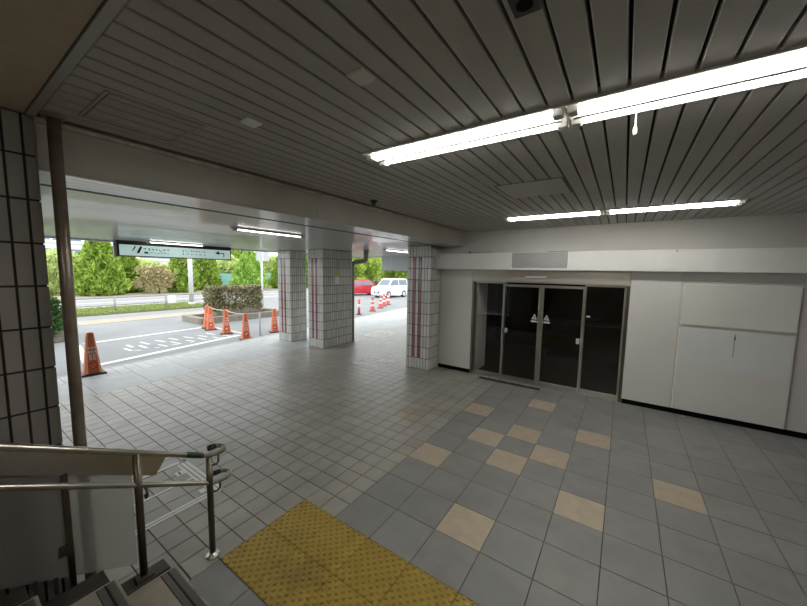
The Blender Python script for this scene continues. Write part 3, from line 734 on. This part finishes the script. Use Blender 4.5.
# notices on the wide column
nt_ = thing('column_notice', (-6.87, 6.76, 2.0), 'small yellow notice with a white paper sheet on the wide tiled column', 'notice')
MB().box((-6.869, 6.62, 2.03), (-6.864, 6.90, 2.085)).build('yellow_strip', 'yellow', nt_); MB().prism([(6.70, 2.085), (6.84, 2.085), (6.80, 2.17), (6.74, 2.17)], -6.869, -6.865, 0).build('yellow_tab', 'yellow', nt_)
MB().box((-6.869, 6.66, 1.80), (-6.865, 6.84, 2.015)).build('paper_sheet', 'paper', nt_)

# ================================================================== outside ground
GZ = -.1
def quadz(pts, z, h=.02): return MB().prism(pts, z-h, z, 2)
road = MB().box((-140, -70, GZ-.3), (60, 160, GZ)).build('ground', 'asphalt'); struct(road)
def gstrip(name, x0, x1, z, m, ya=-60, yb=120, slope=.0):
    o = MB().add([(x0-slope*ya, ya, z-.2), (x1-slope*ya, ya, z-.2), (x1-slope*yb, yb, z-.2), (x0-slope*yb, yb, z-.2), (x0-slope*ya, ya, z), (x1-slope*ya, ya, z), (x1-slope*yb, yb, z), (x0-slope*yb, yb, z)],
                 [(0, 3, 2, 1), (4, 5, 6, 7), (0, 1, 5, 4), (1, 2, 6, 5), (2, 3, 7, 6), (3, 0, 4, 7)]).build(name, m); return struct(o)
gstrip('kerb_strip', -18.6, -17.3, GZ+.012, 'tan', -40, 11)
gstrip('verge', -23.2, -20.3, GZ+.05, 'grass_soil', -40, 9.6)
gstrip('far_road', -31.5, -23.2, GZ+.01, 'asphalt2', -40, 60)
gstrip('far_pavement', -34.5, -31.5, GZ+.06, 'tan', -40, 60)
gstrip('far_verge', -70, -34.5, GZ+.07, 'grass_soil', -40, 90)
# road paint
def paint(name, a, b, wd, m, label, grp=None):
    o = tape(MB(), a, b, wd, GZ+.001, .003).build(name, m); return tag(o, label, 'road marking', grp)
paint('road_line', (-10.05, 2.15), (-10.95, 6.1), .17, 'roadwhite', 'solid white line on the asphalt nearest the kerb')
paint('road_line', (-13.15, 2.6), (-13.45, 6.05), .13, 'roadwhite', 'white bay line on the asphalt farther from the kerb')
paint('road_line', (-13.0, 2.42), (-10.25, 2.08), .16, 'roadwhite', 'short white cross line behind the lone cone')
paint('road_line', (-13.3, 6.3), (-11.1, 6.32), .12, 'roadfaint', 'white cross line by the roped cones')
wm = thing('road_lettering', (-11.5, 4.2, GZ), 'worn white lettering painted inside the asphalt bay', 'road marking')
q = random.Random(3)
for k in range(16):
    a = 3.1+k*.19; xx = -11.95+.25*q.random()+ (.0 if k % 2 else .55)
    tape(MB(), (xx-.22*q.random()-.1, a), (xx+.25, a+.10*q.random()), .085, GZ+.001, .002).build('paint_stroke', 'roadfaint', wm)
for k in range(6):
    a = 3.2+k*.45; tape(MB(), (-11.3+.3*q.random(), a), (-10.95, a+.1), .07, GZ+.001, .002).build('paint_stroke', 'roadfaint', wm)
for k in range(3):
    x_ = -24.6-2.6*k
    o = tape(MB(), (x_, -30), (x_, 50), .14, GZ+.011, .003).build('road_line', 'roadwhite'); tag(o, ['white lane line on the far road, nearest the grass verge', 'white lane line along the middle of the far road', 'white lane line on the far road, nearest the trees'][k], 'road marking')

# ================================================================== foliage helpers
def leaves(pos, size, outward=None, asp=2.2, rs=0):
    """numpy soup of leaf quads (bent in two triangles)"""
    rg = np.random.default_rng(rs); n = len(pos)
    u = rg.normal(size=(n, 3)); 
    if outward is not None: u = outward+.55*u
    u /= np.linalg.norm(u, axis=1, keepdims=True)
    v = rg.normal(size=(n, 3)); v -= u*(u*v).sum(1, keepdims=True); v /= np.linalg.norm(v, axis=1, keepdims=True)
    s = size*(.6+.8*rg.random((n, 1)))
    a = pos-u*s*asp*.5; b = pos+v*s*.5; c = pos+u*s*asp*.5; d = pos-v*s*.5
    V = np.stack([a, b, c, d], 1).reshape(-1, 3)
    F = np.arange(4*n).reshape(n, 4)
    me = bpy.data.meshes.new('foliage'); me.vertices.add(4*n); me.vertices.foreach_set('co', V.astype(np.float32).ravel())
    me.loops.add(4*n); me.loops.foreach_set('vertex_index', F.astype(np.int32).ravel())
    me.polygons.add(n); me.polygons.foreach_set('loop_start', np.arange(0, 4*n, 4, dtype=np.int32)); me.polygons.foreach_set('loop_total', np.full(n, 4, np.int32))
    me.update(calc_edges=True); return me
def foliage(parent, me, m):
    me.materials.append(M[m]); o = bpy.data.objects.new('foliage', me); COL.objects.link(o); o.parent = parent; o['kind'] = 'stuff'; return o
def conifer(x, y, r, h, m, label, rs, n=7000, ls=.13):
    o = thing('conifer_tree', (x, y, GZ), label, 'tree', 'clipped conifers along the far road')
    rg = np.random.default_rng(rs); t = rg.random(n)**1.25; a = rg.random(n)*2*np.pi
    lump = 1+.16*np.sin(a*5+rs+9*t)+.13*np.sin(a*9-17*t+rs)
    R_ = r*np.minimum(1, (1.02-t)**.62*1.15)*np.minimum(1, .72+t*3)*lump
    k = R_*(.55+.5*np.sqrt(rg.random(n)))
    p = np.stack([k*np.cos(a), k*np.sin(a), .12+t*h], 1)
    out = np.stack([np.cos(a)*.7, np.sin(a)*.7, np.full(n, .75)], 1)
    foliage(o, leaves(p, ls, out, 2.6, rs), m)
    local('trunk', MB().tube([(0, 0, -.05), (.02, 0, h*.5), (0, .02, h*.92)], [.11, .07, .015], 8), 'bark', o, True)
    return o
def blob_tree(x, y, r, h, m, label, rs, n=5000, ls=.2, trunk=True, zlo=.0, cat='tree', name='broadleaf_tree', group='background trees', ry=None):
    o = thing(name, (x, y, GZ), label, cat, group)
    rg = np.random.default_rng(rs); nb = 14; ry = ry or r
    cen = np.stack([rg.normal(size=nb)*r*.42, rg.normal(size=nb)*ry*.42, zlo+(h-zlo)*(.25+.6*rg.random(nb))], 1)
    br = (h-zlo)*(.16+.12*rg.random(nb))
    i = rg.integers(0, nb, n); u = rg.normal(size=(n, 3)); u /= np.linalg.norm(u, axis=1, keepdims=True)
    rad = br[i]*(.5+.55*rg.random(n))
    p = cen[i]+u*rad[:, None]*np.array([min(r, 2.5)/ (h*.35) if r < h*.35 else 1.2, min(ry, 2.5)/(h*.35) if ry < h*.35 else 1.2, 1])
    p[:, 2] = np.clip(p[:, 2], zlo*.9+.05, h)
    foliage(o, leaves(p, ls, u, 1.7, rs), m)
    if trunk:
        local('trunk', MB().tube([(0, 0, -.05), (.05, .03, h*.35), (-.03, .02, h*.7)], [.13, .1, .03], 8), 'bark', o, True)
        for k in range(4):
            c = cen[k]; local('branch', MB().tube([(.03, .02, h*.3), tuple(c*.6+np.array([0, 0, h*.12])), tuple(c)], [.06, .04, .015], 6), 'bark', o, True)
    return o
TX = -33.6
def ty(px): return onx(px, 290, TX).y
conifer(TX, ty(101), 1.45, 4.75, 'conifer', 'tall green conifer across the road, taller of the merged pair', 1, 9000)
conifer(TX-2.6, onx(127, 290, TX-2.6).y, 1.25, 3.8, 'conifer', 'shorter green conifer merged with the tall one across the road', 2, 7000)
conifer(TX, ty(183), 1.15, 4.5, 'conifer', 'green conifer across the road behind the sign, on the bush side of the white pole', 3)
conifer(TX-2.6, onx(206, 290, TX-2.6).y, 1.25, 4.7, 'conifer', 'green conifer across the road behind the sign, on the hedge side of the white pole', 4)
conifer(TX, ty(250), 1.55, 4.2, 'conifer_l', 'bright green conifer across the road behind the hedge planter', 5, 8000)
conifer(TX, ty(284), 1.4, 4.4, 'conifer', 'green conifer across the road behind the slim tiled column', 6)
conifer(TX-2.6, onx(52, 290, TX-2.6).y, 1.2, 2.9, 'pale', 'pale yellow green conifer across the road behind the steel pipe', 7)
conifer(TX-.3, ty(308), 1.4, 4.4, 'conifer', 'green conifer across the road seen between the two tiled columns', 8)
conifer(TX-.3, ty(330), 1.4, 4.3, 'conifer_l', 'light green conifer across the road hidden behind the wide column', 9)
blob_tree(TX+.4, ty(157), .8, 2.55, 'brownleaf', 'brownish round bush between the conifers across the road', 11, 5000, .12, True, .2, 'bush', 'round_bush', 'bushes', 1.5)
for k, (px, X, r, h, m, lb_) in enumerate(((68, -42.5, 1.3, 3.6, 'pale', 'pale hazy tree behind the steel pipe and yellow conifer'), (47, -47, 1.5, 3.8, 'pale', 'pale hazy tree beside the dark pillar edge'), (146, -47, 1.5, 3.2, 'pale', 'pale hazy tree behind the brownish round bush'), (170, -42, 1.2, 2.7, 'pale', 'low pale tree beside the bush and conifers'),
                                           (225, -42.5, 1.5, 4.0, 'pale', 'pale tree in the gap between the conifers behind the hedge'), (240, -48, 2.2, 7.4, 'broad', 'dark leafy tree rising beyond the bright conifer and sign end'), (271, -42, 1.5, 4.2, 'pale', 'pale tree beside the grey sign post and slim column'), (112, -54, 1.6, 4.2, 'pale', 'pale tree behind the merged conifer pair'))):
    blob_tree(X, onx(px, 280, X).y, r, h, m, lb_, 30+k, 5200, .2)
# trees at the end of the car park, behind the cars
for k, (px, dist, r, h, m, lb_) in enumerate(((350, 38, 1.5, 4.4, 'broad', 'leafy green tree behind the red car bonnet'), (366, 46, 1.7, 5.4, 'broad', 'leafy green tree behind the red car roof'), (380, 55, 1.9, 6.4, 'pale', 'yellow green tree between the two parked cars'),
                                             (392, 39, 1.6, 4.2, 'broad', 'leafy green tree behind the white car'), (407, 48, 1.8, 5.0, 'broad', 'leafy green tree behind the white car tail, at the striped column'))):
    d = ray(px, 280); d = Vector((d.x, d.y, 0)).normalized()*dist
    blob_tree(d.x, d.y, r, h, m, lb_, 60+k, 5200, .2, group='trees behind the parked cars')
for k, px in enumerate((340, 361, 381, 400, 419)):
    d = ray(px, 280); d = Vector((d.x, d.y, 0)).normalized()*(34.5+.8*(k % 2))
    blob_tree(d.x, d.y, .9, 1.5, 'broad' if k % 2 else 'hedge', ['low dark shrub behind the red car, column side', 'low green shrub behind the red car middle', 'low dark shrub between the parked cars', 'low green shrub behind the white car bonnet', 'low dark shrub behind the white car tail'][k], 80+k, 3500, .14, False, .0, 'shrub', 'low_shrub', 'low shrubs behind the cars')
# grass on the verge
rg = np.random.default_rng(5); n = 16000
gp = np.stack([-23.1+2.75*rg.random(n), -4+13.5*rg.random(n), np.full(n, GZ+.05)+.05], 1)
gm = leaves(gp, .035, np.tile(np.array([[0, 0, 1.]]), (n, 1)), 4.5, 5); gm.materials.append(M['grass'])
go = bpy.data.objects.new('verge_grass', gm); COL.objects.link(go); tag(go, 'short green grass along the roadside verge', 'grass', kind='stuff')

# ================================================================== hedge planters
def planter(x0, x1, y0, y1, zt, zh, label, rs, m='hedge', n=11000):
    o = thing('hedge_planter', ((x0+x1)/2, (y0+y1)/2, GZ), label, 'planter', 'hedge planters')
    MB().box((x0+.06, y0+.06, GZ), (x1-.06, y1-.06, zt-.05)).build('soil', 'soil', o)
    qq = random.Random(rs); rows = 2; hh = (zt-GZ)/rows
    for r_ in range(rows):
        for (ax, fix, a, b) in (('y', x1, y0, y1), ('x', y0, x0, x1), ('y', x0, y0, y1), ('x', y1, x0, x1)):
            c = a-(.18 if r_ else 0)
            while c < b-.05:
                d = c+qq.uniform(.28, .46); lo = max(c, a)+.006; hi = min(d, b)-.006
                if hi-lo > .05:
                    e = qq.uniform(-.012, .012); z0 = GZ+r_*hh+.004; z1 = GZ+(r_+1)*hh-.004
                    if ax == 'y':
                        s0 = fix-.14 if fix == x1 else fix; s1 = fix if fix == x1 else fix+.14
                        MB().bev((s0, lo, z0), (s1+e, hi, z1), .015, 0, 1).build('stone', 'stone', o)
                    else:
                        s0 = fix if fix == y0 else fix-.14; s1 = fix+.14 if fix == y0 else fix
                        MB().bev((lo, s0+e, z0), (hi, s1, z1), .015, 1, -1).build('stone', 'stone', o)
                c = d
    rg = np.random.default_rng(rs); u = rg.random((n, 3))*2-1
    f = rg.integers(0, 3, n); sgn = np.sign(rg.random(n)-.5); dep = 1-.35*rg.random(n)
    u[np.arange(n), f] = sgn*dep
    cx, cy, cz = (x0+x1)/2, (y0+y1)/2, (zt+zh)/2
    half = np.array([(x1-x0)/2+.05, (y1-y0)/2+.02, (zh-zt)/2+.05])
    rr = np.linalg.norm(u**4, axis=1)**.25; u = u/np.maximum(rr, 1)[:, None]
    lump = 1+.06*np.sin(u[:, [1]]*7+rs)+.06*np.sin(u[:, [0]]*9+u[:, [2]]*6)
    p = u*half*lump+np.array([cx, cy, cz])-np.array(o.location)
    foliage(o, leaves(p, .06, u, 1.7, rs), m)
    for k in range(7):
        yy = y0+(y1-y0)*(k+.5)/7-cy
        local('stem', MB().tube([(0, yy, zt-GZ-.1), (.05, yy+.05, cz-GZ), (0, yy, zh-GZ-.12)], [.025, .02, .008], 6), 'bark', o)
    return o
planter(-15.35, -14.5, 7.05, 9.2, .42, 1.34, 'low stone planter with a clipped dark hedge behind the roped cones', 21)
planter(-15.4, -13.9, .2, 2.35, .25, 1.15, 'low stone planter with dark shrubs seen beside the steel pipe', 22, 'shrub')
lb2 = thing('low_kerb_ring', (-14.9, 8.2, GZ), 'low stone kerb ring around the hedge planter', 'kerb')
for (a, b) in (((-15.75, 6.25), (-15.5, 10.2)), ((-14.3, 6.25), (-14.05, 10.2)), ((-15.5, 6.25), (-14.3, 6.5)), ((-15.5, 9.95), (-14.3, 10.2))):
    n_ = max(1, round((b[1]-a[1])/.8)) if b[1]-a[1] > .5 else 1
    for i in range(n_):
        MB().bev((a[0], a[1]+(b[1]-a[1])*i/n_+.004, GZ), (b[0], a[1]+(b[1]-a[1])*(i+1)/n_-.004, .16), .02).build('kerb_block', 'stone', lb2)

# ================================================================== traffic cones
def make_cone(loc, rz, m, label, group, sign=True, h=.86):
    o = thing('traffic_cone', loc, label, 'cone', group, rz)
    local('base', MB().bev((-.19, -.19, 0), (.19, .19, .035), .012), 'rubber', o)
    prof = [(.145, .035), (.135, .06), (.060, h-.06), (.052, h-.012), (.04, h)]
    b = MB(); vs = []; seg = 16
    for r, z in prof:
        for k in range(seg):
            a = 2*math.pi*(k+.5)/seg; c, s = math.cos(a), math.sin(a)
            kk = (abs(c)**5+abs(s)**5)**(-1/5)        # rounded square section
            vs.append((r*c*kk, r*s*kk, z))
    fs = [(i*seg+k, i*seg+(k+1) % seg, (i+1)*seg+(k+1) % seg, (i+1)*seg+k) for i in range(len(prof)-1) for k in range(seg)]+[tuple(range(seg*(len(prof)-1), seg*len(prof)))]
    b.add(vs, fs); bd = local('body', b, m, o); smooth_by_angle(bd, .5)
    # printing on the +X face (text rows and a prohibition ring)
    def fx(z): 
        t = (z-.06)/(h-.12); return .135+(.060-.135)*t+.003
    if sign:
        tb_ = MB()
        for r_, (z, nch, s) in enumerate(((.55, 3, .035), (.475, 3, .04), (.40, 2, .052), (.335, 2, .05))):
            for i in range(nch):
                q_ = random.Random(500+r_*9+i); cy = (i-(nch-1)/2)*s*1.15
                for k in range(3):
                    zz = z+s*(-.4+.4*k); wd = s*q_.uniform(.3, .45); x_ = fx(zz)
                    tb_.box((x_, cy-wd, zz-.0045), (x_+.001, cy+wd, zz+.0045))
                yy = cy+s*q_.uniform(-.25, .25); x_ = fx(z+s*.3)
                tb_.add([(fx(z-s*.45), yy-.004, z-s*.45), (fx(z-s*.45), yy+.004, z-s*.45), (fx(z+s*.45), yy+.004, z+s*.45), (fx(z+s*.45), yy-.004, z+s*.45)], [(0, 1, 2, 3)])
        tag(local('lettering', tb_, 'white', bd), kind='stuff')
        rb = MB(); zc, ro, ri = .195, .075, .060; n_ = 28
        vs = []
        for k in range(n_):
            a = 2*math.pi*k/n_
            for r in (ri, ro): z = zc+r*math.sin(a); vs.append((fx(z)+.0015, r*math.cos(a), z))
        rb.add(vs, [(2*k, 2*k+1, (2*k+3) % (2*n_), (2*k+2) % (2*n_)) for k in range(n_)])
        a = math.radians(140); dy, dz = math.cos(a), math.sin(a); ny, nz_ = -dz*.007, dy*.007
        rb.add([(fx(zc+s1*ri*dz)+.0015, s1*ri*dy+s2*ny, zc+s1*ri*dz+s2*nz_) for s1, s2 in ((-1, -1), (1, -1), (1, 1), (-1, 1))], [(0, 1, 2, 3)])
        local('prohibition_ring', rb, 'redmark', bd)
        cb = MB(); vs = [(fx(zc)+.0006, 0, zc)]
        for k in range(n_):
            a = 2*math.pi*k/n_; z = zc+ri*.6*math.sin(a); vs.append((fx(z)+.0006, ri*.6*math.cos(a), z))
        local('ring_symbol', cb.add(vs, [(0, k+1, (k+1) % n_+1) for k in range(n_)]), 'cone' if m != 'cone' else 'white', bd)
    else:
        b = MB()
        for (z0, z1) in ((.28, .40), (.52, .62)):
            b.add([(fx(z)*sx_*1.02, fx(z)*sy_*1.02, z) for z in (z0, z1) for sx_, sy_ in ((1, 1), (-1, 1), (-1, -1), (1, -1))], [(0, 1, 5, 4), (1, 2, 6, 5), (2, 3, 7, 6), (3, 0, 4, 7)])
        local('white_band', b, 'white', bd)
    return o
face = lambda p: math.atan2(-p[1], -p[0])
make_cone((-8.93, 1.86, 0), face((-8.93, 1.86))+.15, 'cone_old', 'lone faded orange cone with white lettering on the pale pavers', 'orange cones')
cl = [((-10.15, 5.86, GZ), 'orange cone beside the thin silver post, rope tied to its top'), ((-11.55, 5.96, GZ), 'orange cone in the middle of the rope line before the planter'), ((-12.75, 6.0, GZ), 'orange cone in front of its close twin before the planter'), ((-13.25, 6.12, GZ), 'orange cone close behind another at the far end of the rope'), ((-10.55, 7.2, GZ), 'orange cone partly hidden behind the slim tiled column')]
for p, l in cl: make_cone(p, face(p)+.1, 'cone', l, 'orange cones')
def rope(a, b, sag, label):
    a, b = Vector(a), Vector(b); pts = [a.lerp(b, t/10)+Vector((0, 0, -sag*4*(t/10)*(1-t/10))) for t in range(11)]
    o = MB().tube(pts, .011, 6).build('rope', 'rope', None, True); tag(o, label, 'rope', 'ropes between the cones')
rope((-10.15, 5.86, .74), (-11.55, 5.96, .74), .05, 'pale rope from the cone by the silver post to the middle cone'); rope((-11.55, 5.96, .74), (-12.75, 6.0, .74), .04, 'pale rope from the middle cone to the close pair of cones')
ps = thing('barrier_post', (-9.85, 6.18, GZ), 'thin silver post next to the roped orange cone', 'post')
MB().tube([(-9.85, 6.18, GZ), (-9.85, 6.18, .74)], .03, 10).build('post', 'sign_back', ps, True); MB().lathe([(.10, GZ), (.10, GZ+.02), (.04, GZ+.05), (.03, GZ+.09)], 14, (-9.85, 6.18)).build('foot', 'white', ps)
ps = thing('barrier_post', (-11.1, 8.0, GZ), 'tall thin grey post behind the slim tiled column', 'post')
MB().tube([(-11.1, 8.0, GZ), (-11.1, 8.0, 1.15)], .035, 10).build('post', 'sign_back', ps, True); MB().lathe([(.10, GZ), (.10, GZ+.02), (.04, GZ+.05)], 14, (-11.1, 8.0)).build('foot', 'white', ps)
for k, (px, py) in enumerate(((359, 314.5), (372.5, 311), (380.5, 308), (384, 306), (388, 304.5))):
    p = onz(px, py, GZ)
    if k == 0:
        o = thing('marker_post', p, 'red and white marker post beside the car park edge', 'post', None)
        local('post', MB().tube([(0, 0, .03), (0, 0, .8)], .07, 12), 'cone_red', o, True); local('base', MB().lathe([(.16, 0), (.16, .03), (.08, .05)], 14), 'rubber', o); local('white_band', MB().lathe([(.072, .35), (.072, .55)], 12), 'white', o, True)
    else: make_cone(p, face(p), 'cone_red', ['', 'red cone with white bands at the kerb, standing alone', 'red cone with white bands, nearest of a close row by the white car', 'red cone with white bands, middle of a close row by the white car', 'red cone with white bands, last of a close row by the white car'][k], 'red and white cones', False, .8)

# ================================================================== posts, fence, far things
ls = thing('lamp_post', (-21.4, 9.05, GZ), 'white round street pole standing in the grass verge', 'pole')
MB().tube([(-21.4, 9.05, GZ), (-21.4, 9.05, 5.2)], [.13, .11], 12).build('pole', 'pole', ls, True); MB().lathe([(.19, GZ), (.19, GZ+.2), (.13, GZ+.24)], 14, (-21.4, 9.05)).build('foot', 'pole', ls)
ss = thing('road_sign', (-15.95, 10.2, GZ), 'grey backed square road sign on a pale post behind the hedge', 'sign')
MB().tube([(-15.95, 10.2, GZ), (-15.95, 10.2, 3.3)], .05, 10).build('post', 'pole', ss, True)
MB().bev((-15.90, 9.88, 2.62), (-15.88, 10.60, 3.26), .006, 0, 1).build('plate', 'sign_back', ss); MB().box((-15.885, 10.17, 2.62), (-15.87, 10.27, 3.26)).build('rib', 'pole', ss)
fn = thing('guard_fence', (-20.9, 4, GZ), 'grey pipe guard fence along the grass verge', 'fence')
for k in range(-6, 3): MB().tube([(-20.9, 5.36+2.19*k, GZ), (-20.9, 5.36+2.19*k, .72)], .042, 10).build('post', 'fence', fn, True)
for z in (.67, .30): MB().tube([(-20.9, 5.36-2.19*6, z), (-20.9, 9.74, z)], .028, 8).build('rail', 'fence', fn, True)
MB().box((-20.86, 7.63, .22), (-20.85, 8.0, .66)).build('small_sign', 'white', fn)
tf = thing('net_fence', (-38.4, 10, GZ), 'pale teal net fence behind the trees across the road', 'fence')
for k in range(-6, 20):
    y = 2.4*k; MB().box((-38.4, y+.04, .3), (-38.37, y+2.36, 1.6)).build('panel', 'teal', tf); MB().tube([(-38.4, y, GZ), (-38.4, y, 1.75)], .04, 6).build('post', 'pole', tf)
def building(x, y, wx, wy, h, label, rows, cols):
    o = thing('apartment_building', (x, y, GZ), label, 'building', 'pale far buildings')
    local('wall', MB().box((-wx/2, -wy/2, 0), (wx/2, wy/2, h)), 'bldg', o)
    local('roof', MB().bev((-wx/2-.2, -wy/2-.2, h), (wx/2+.2, wy/2+.2, h+.35), .05), 'bldg', o)
    wm_ = MB().bev((0, -.8, 0), (.08, .8, 1.3), .03, 0, 1).mesh('window', 'bglass')
    for r in range(rows):
        for c in range(cols):
            wdw = bpy.data.objects.new('window', wm_); COL.objects.link(wdw); wdw.parent = o; wdw.location = (wx/2-.03, -wy/2+wy*(c+.5)/cols, 1.2+r*2.8)
        local('ledge', MB().box((wx/2-.02, -wy/2, .7+r*2.8), (wx/2+.25, wy/2, .9+r*2.8)), 'bldg', o)
building(-80, onx(162, 262, -80).y, 8, 10, 8.5, 'pale far apartment block above the brownish bush', 3, 6)
building(-88, onx(40, 262, -88).y, 8, 10, 9.5, 'pale far apartment block behind the steel pipe', 3, 5)
# parked cars
def car(loc, rz, paint_, label, L_, W_, H_, boxy):
    o = thing('parked_car', loc, label, 'car', 'parked cars', rz)
    h2, gc = H_, .2
    if boxy:
        low = [(-L_/2, .35), (-L_/2+.05, gc), (L_/2-.08, gc), (L_/2, .38), (L_/2-.02, .78), (L_/2-.15, .92), (L_/2-.75, 1.02), (-L_/2+.02, 1.02)]
        cab = [(-L_/2+.05, 1.0), (L_/2-.72, 1.0), (L_/2-1.25, h2-.08), (L_/2-1.45, h2), (-L_/2+.35, h2), (-L_/2+.14, h2-.1)]
    else:
        low = [(-L_/2, .45), (-L_/2+.06, gc), (L_/2-.1, gc), (L_/2, .42), (L_/2-.06, .66), (L_/2-.35, .78), (L_/2-1.25, .92), (-L_/2+.75, .96), (-L_/2+.05, .92)]
        cab = [(-L_/2+.55, .93), (L_/2-1.15, .90), (L_/2-1.95, h2-.06), (L_/2-2.15, h2), (-L_/2+1.35, h2), (-L_/2+1.1, h2-.06)]
    def loft(prof, w0, w1, zr):
        b = MB(); n = len(prof); zlo = min(p[1] for p in prof); zhi = max(p[1] for p in prof); vs = []
        for s, k in ((-1, 0.93), (-1, 1.0), (1, 1.0), (1, .93)):
            for (x_, z) in prof:
                t = (z-zlo)/(zhi-zlo); w_ = (w0+(w1-w0)*t)/2
                inset = .0 if k == 1 else 1
                cx_ = x_*(1-.03*inset); cz_ = z if not inset else zlo+(z-zlo)*.97+.01
                vs.append((cx_, s*w_*k if not inset else s*w_, cz_) if inset else (x_, s*(w_-.05), z))
        # rings: outer-left(inset), left, right, outer-right
        fs = [tuple(range(n)), tuple(range(3*n, 4*n))[::-1]]
        for r_ in range(3):
            for i in range(n): fs.append((r_*n+i, (r_+1)*n+i, (r_+1)*n+(i+1) % n, r_*n+(i+1) % n))
        return b.add(vs, fs)
    bd = local('body', loft(low, W_, W_*.96, 0), paint_, o); smooth_by_angle(bd, .7)
    cb = local('cabin', loft(cab, W_*.94, W_*.78, 0), paint_, o)
    # glazing laid on the cabin
    z0 = cab[0][1]+.06; z1 = h2-.13
    fr0, fr1 = cab[1], cab[2]; bk0, bk1 = cab[0], cab[-1]
    def xa(a, b, z): t = (z-a[1])/(b[1]-a[1]); return a[0]+(b[0]-a[0])*t
    def half(z): t = (z-cab[0][1])/(h2-cab[0][1]); return (W_*.94+(W_*.78-W_*.94)*t)/2
    e = .012
    ws = MB().add([(xa(fr0, fr1, z0)+e, -half(z0)+.1, z0), (xa(fr0, fr1, z0)+e, half(z0)-.1, z0), (xa(fr0, fr1, z1)+e, half(z1)-.1, z1), (xa(fr0, fr1, z1)+e, -half(z1)+.1, z1)], [(0, 1, 2, 3)])
    local('windscreen', ws, 'carglass', cb)
    xm = (xa(fr0, fr1, z0)+xa(bk0, bk1, z0))/2
    for s in (-1, 1):
        for (xa0, xa1, xb0, xb1) in ((xa(fr0, fr1, z0)-.14, xa(fr0, fr1, z1)-.12, xm+.04, xm+.04), (xm-.04, xm-.04, xa(bk0, bk1, z0)+.16, xa(bk0, bk1, z1)+.14)):
            local('side_window', MB().add([(xa0, s*(half(z0)+.008), z0), (xb0, s*(half(z0)+.008), z0), (xb1, s*(half(z1)+.008), z1), (xa1, s*(half(z1)+.008), z1)], [(0, 1, 2, 3)]), 'carglass', cb)
    for sx_ in (L_/2-.72, -L_/2+.68):
        for s in (-1, 1):
            yw = s*(W_/2-.1)
            tr = local('wheel', MB().tube([(sx_, yw-.1, .3), (sx_, yw+.1, .3)], .3, 18), 'tyre', o, False)
            local('hub_cap', MB().tube([(sx_, yw+s*.09, .3), (sx_, yw+s*.115, .3)], .19, 14), 'sign_back', tr)
    for s in (-1, 1):
        local('headlamp', MB().bev((L_/2-.14, s*(W_/2-.42), .62), (L_/2+.0, s*(W_/2-.1), .76), .02, 0, 1), 'lamp', o)
        local('mirror', MB().bev((L_/2-1.35, s*(W_/2-.02), .95), (L_/2-1.2, s*(W_/2+.12), 1.08), .02), paint_, o)
    local('grille', MB().bev((L_/2-.05, -W_/2+.45, .42), (L_/2+.012, W_/2-.45, .56), .008, 0, 1), 'tyre', o)
    local('number_plate', MB().box((L_/2+.008, -.16, .45), (L_/2+.022, .16, .57)), 'white', o)
    return o
pw = onz(388, 297.5, GZ); pr_ = onz(364, 296, GZ)
car((pw.x-.2, pw.y+.6, GZ), math.radians(-97), 'carwhite', 'boxy white parked car beyond the cones', 3.4, 1.5, 1.66, True)
car((pr_.x-1.3, pr_.y+.5, GZ), math.radians(-118), 'carred', 'red parked sedan beyond the cones', 4.3, 1.72, 1.45, False)
print('objects', len(bpy.data.objects))
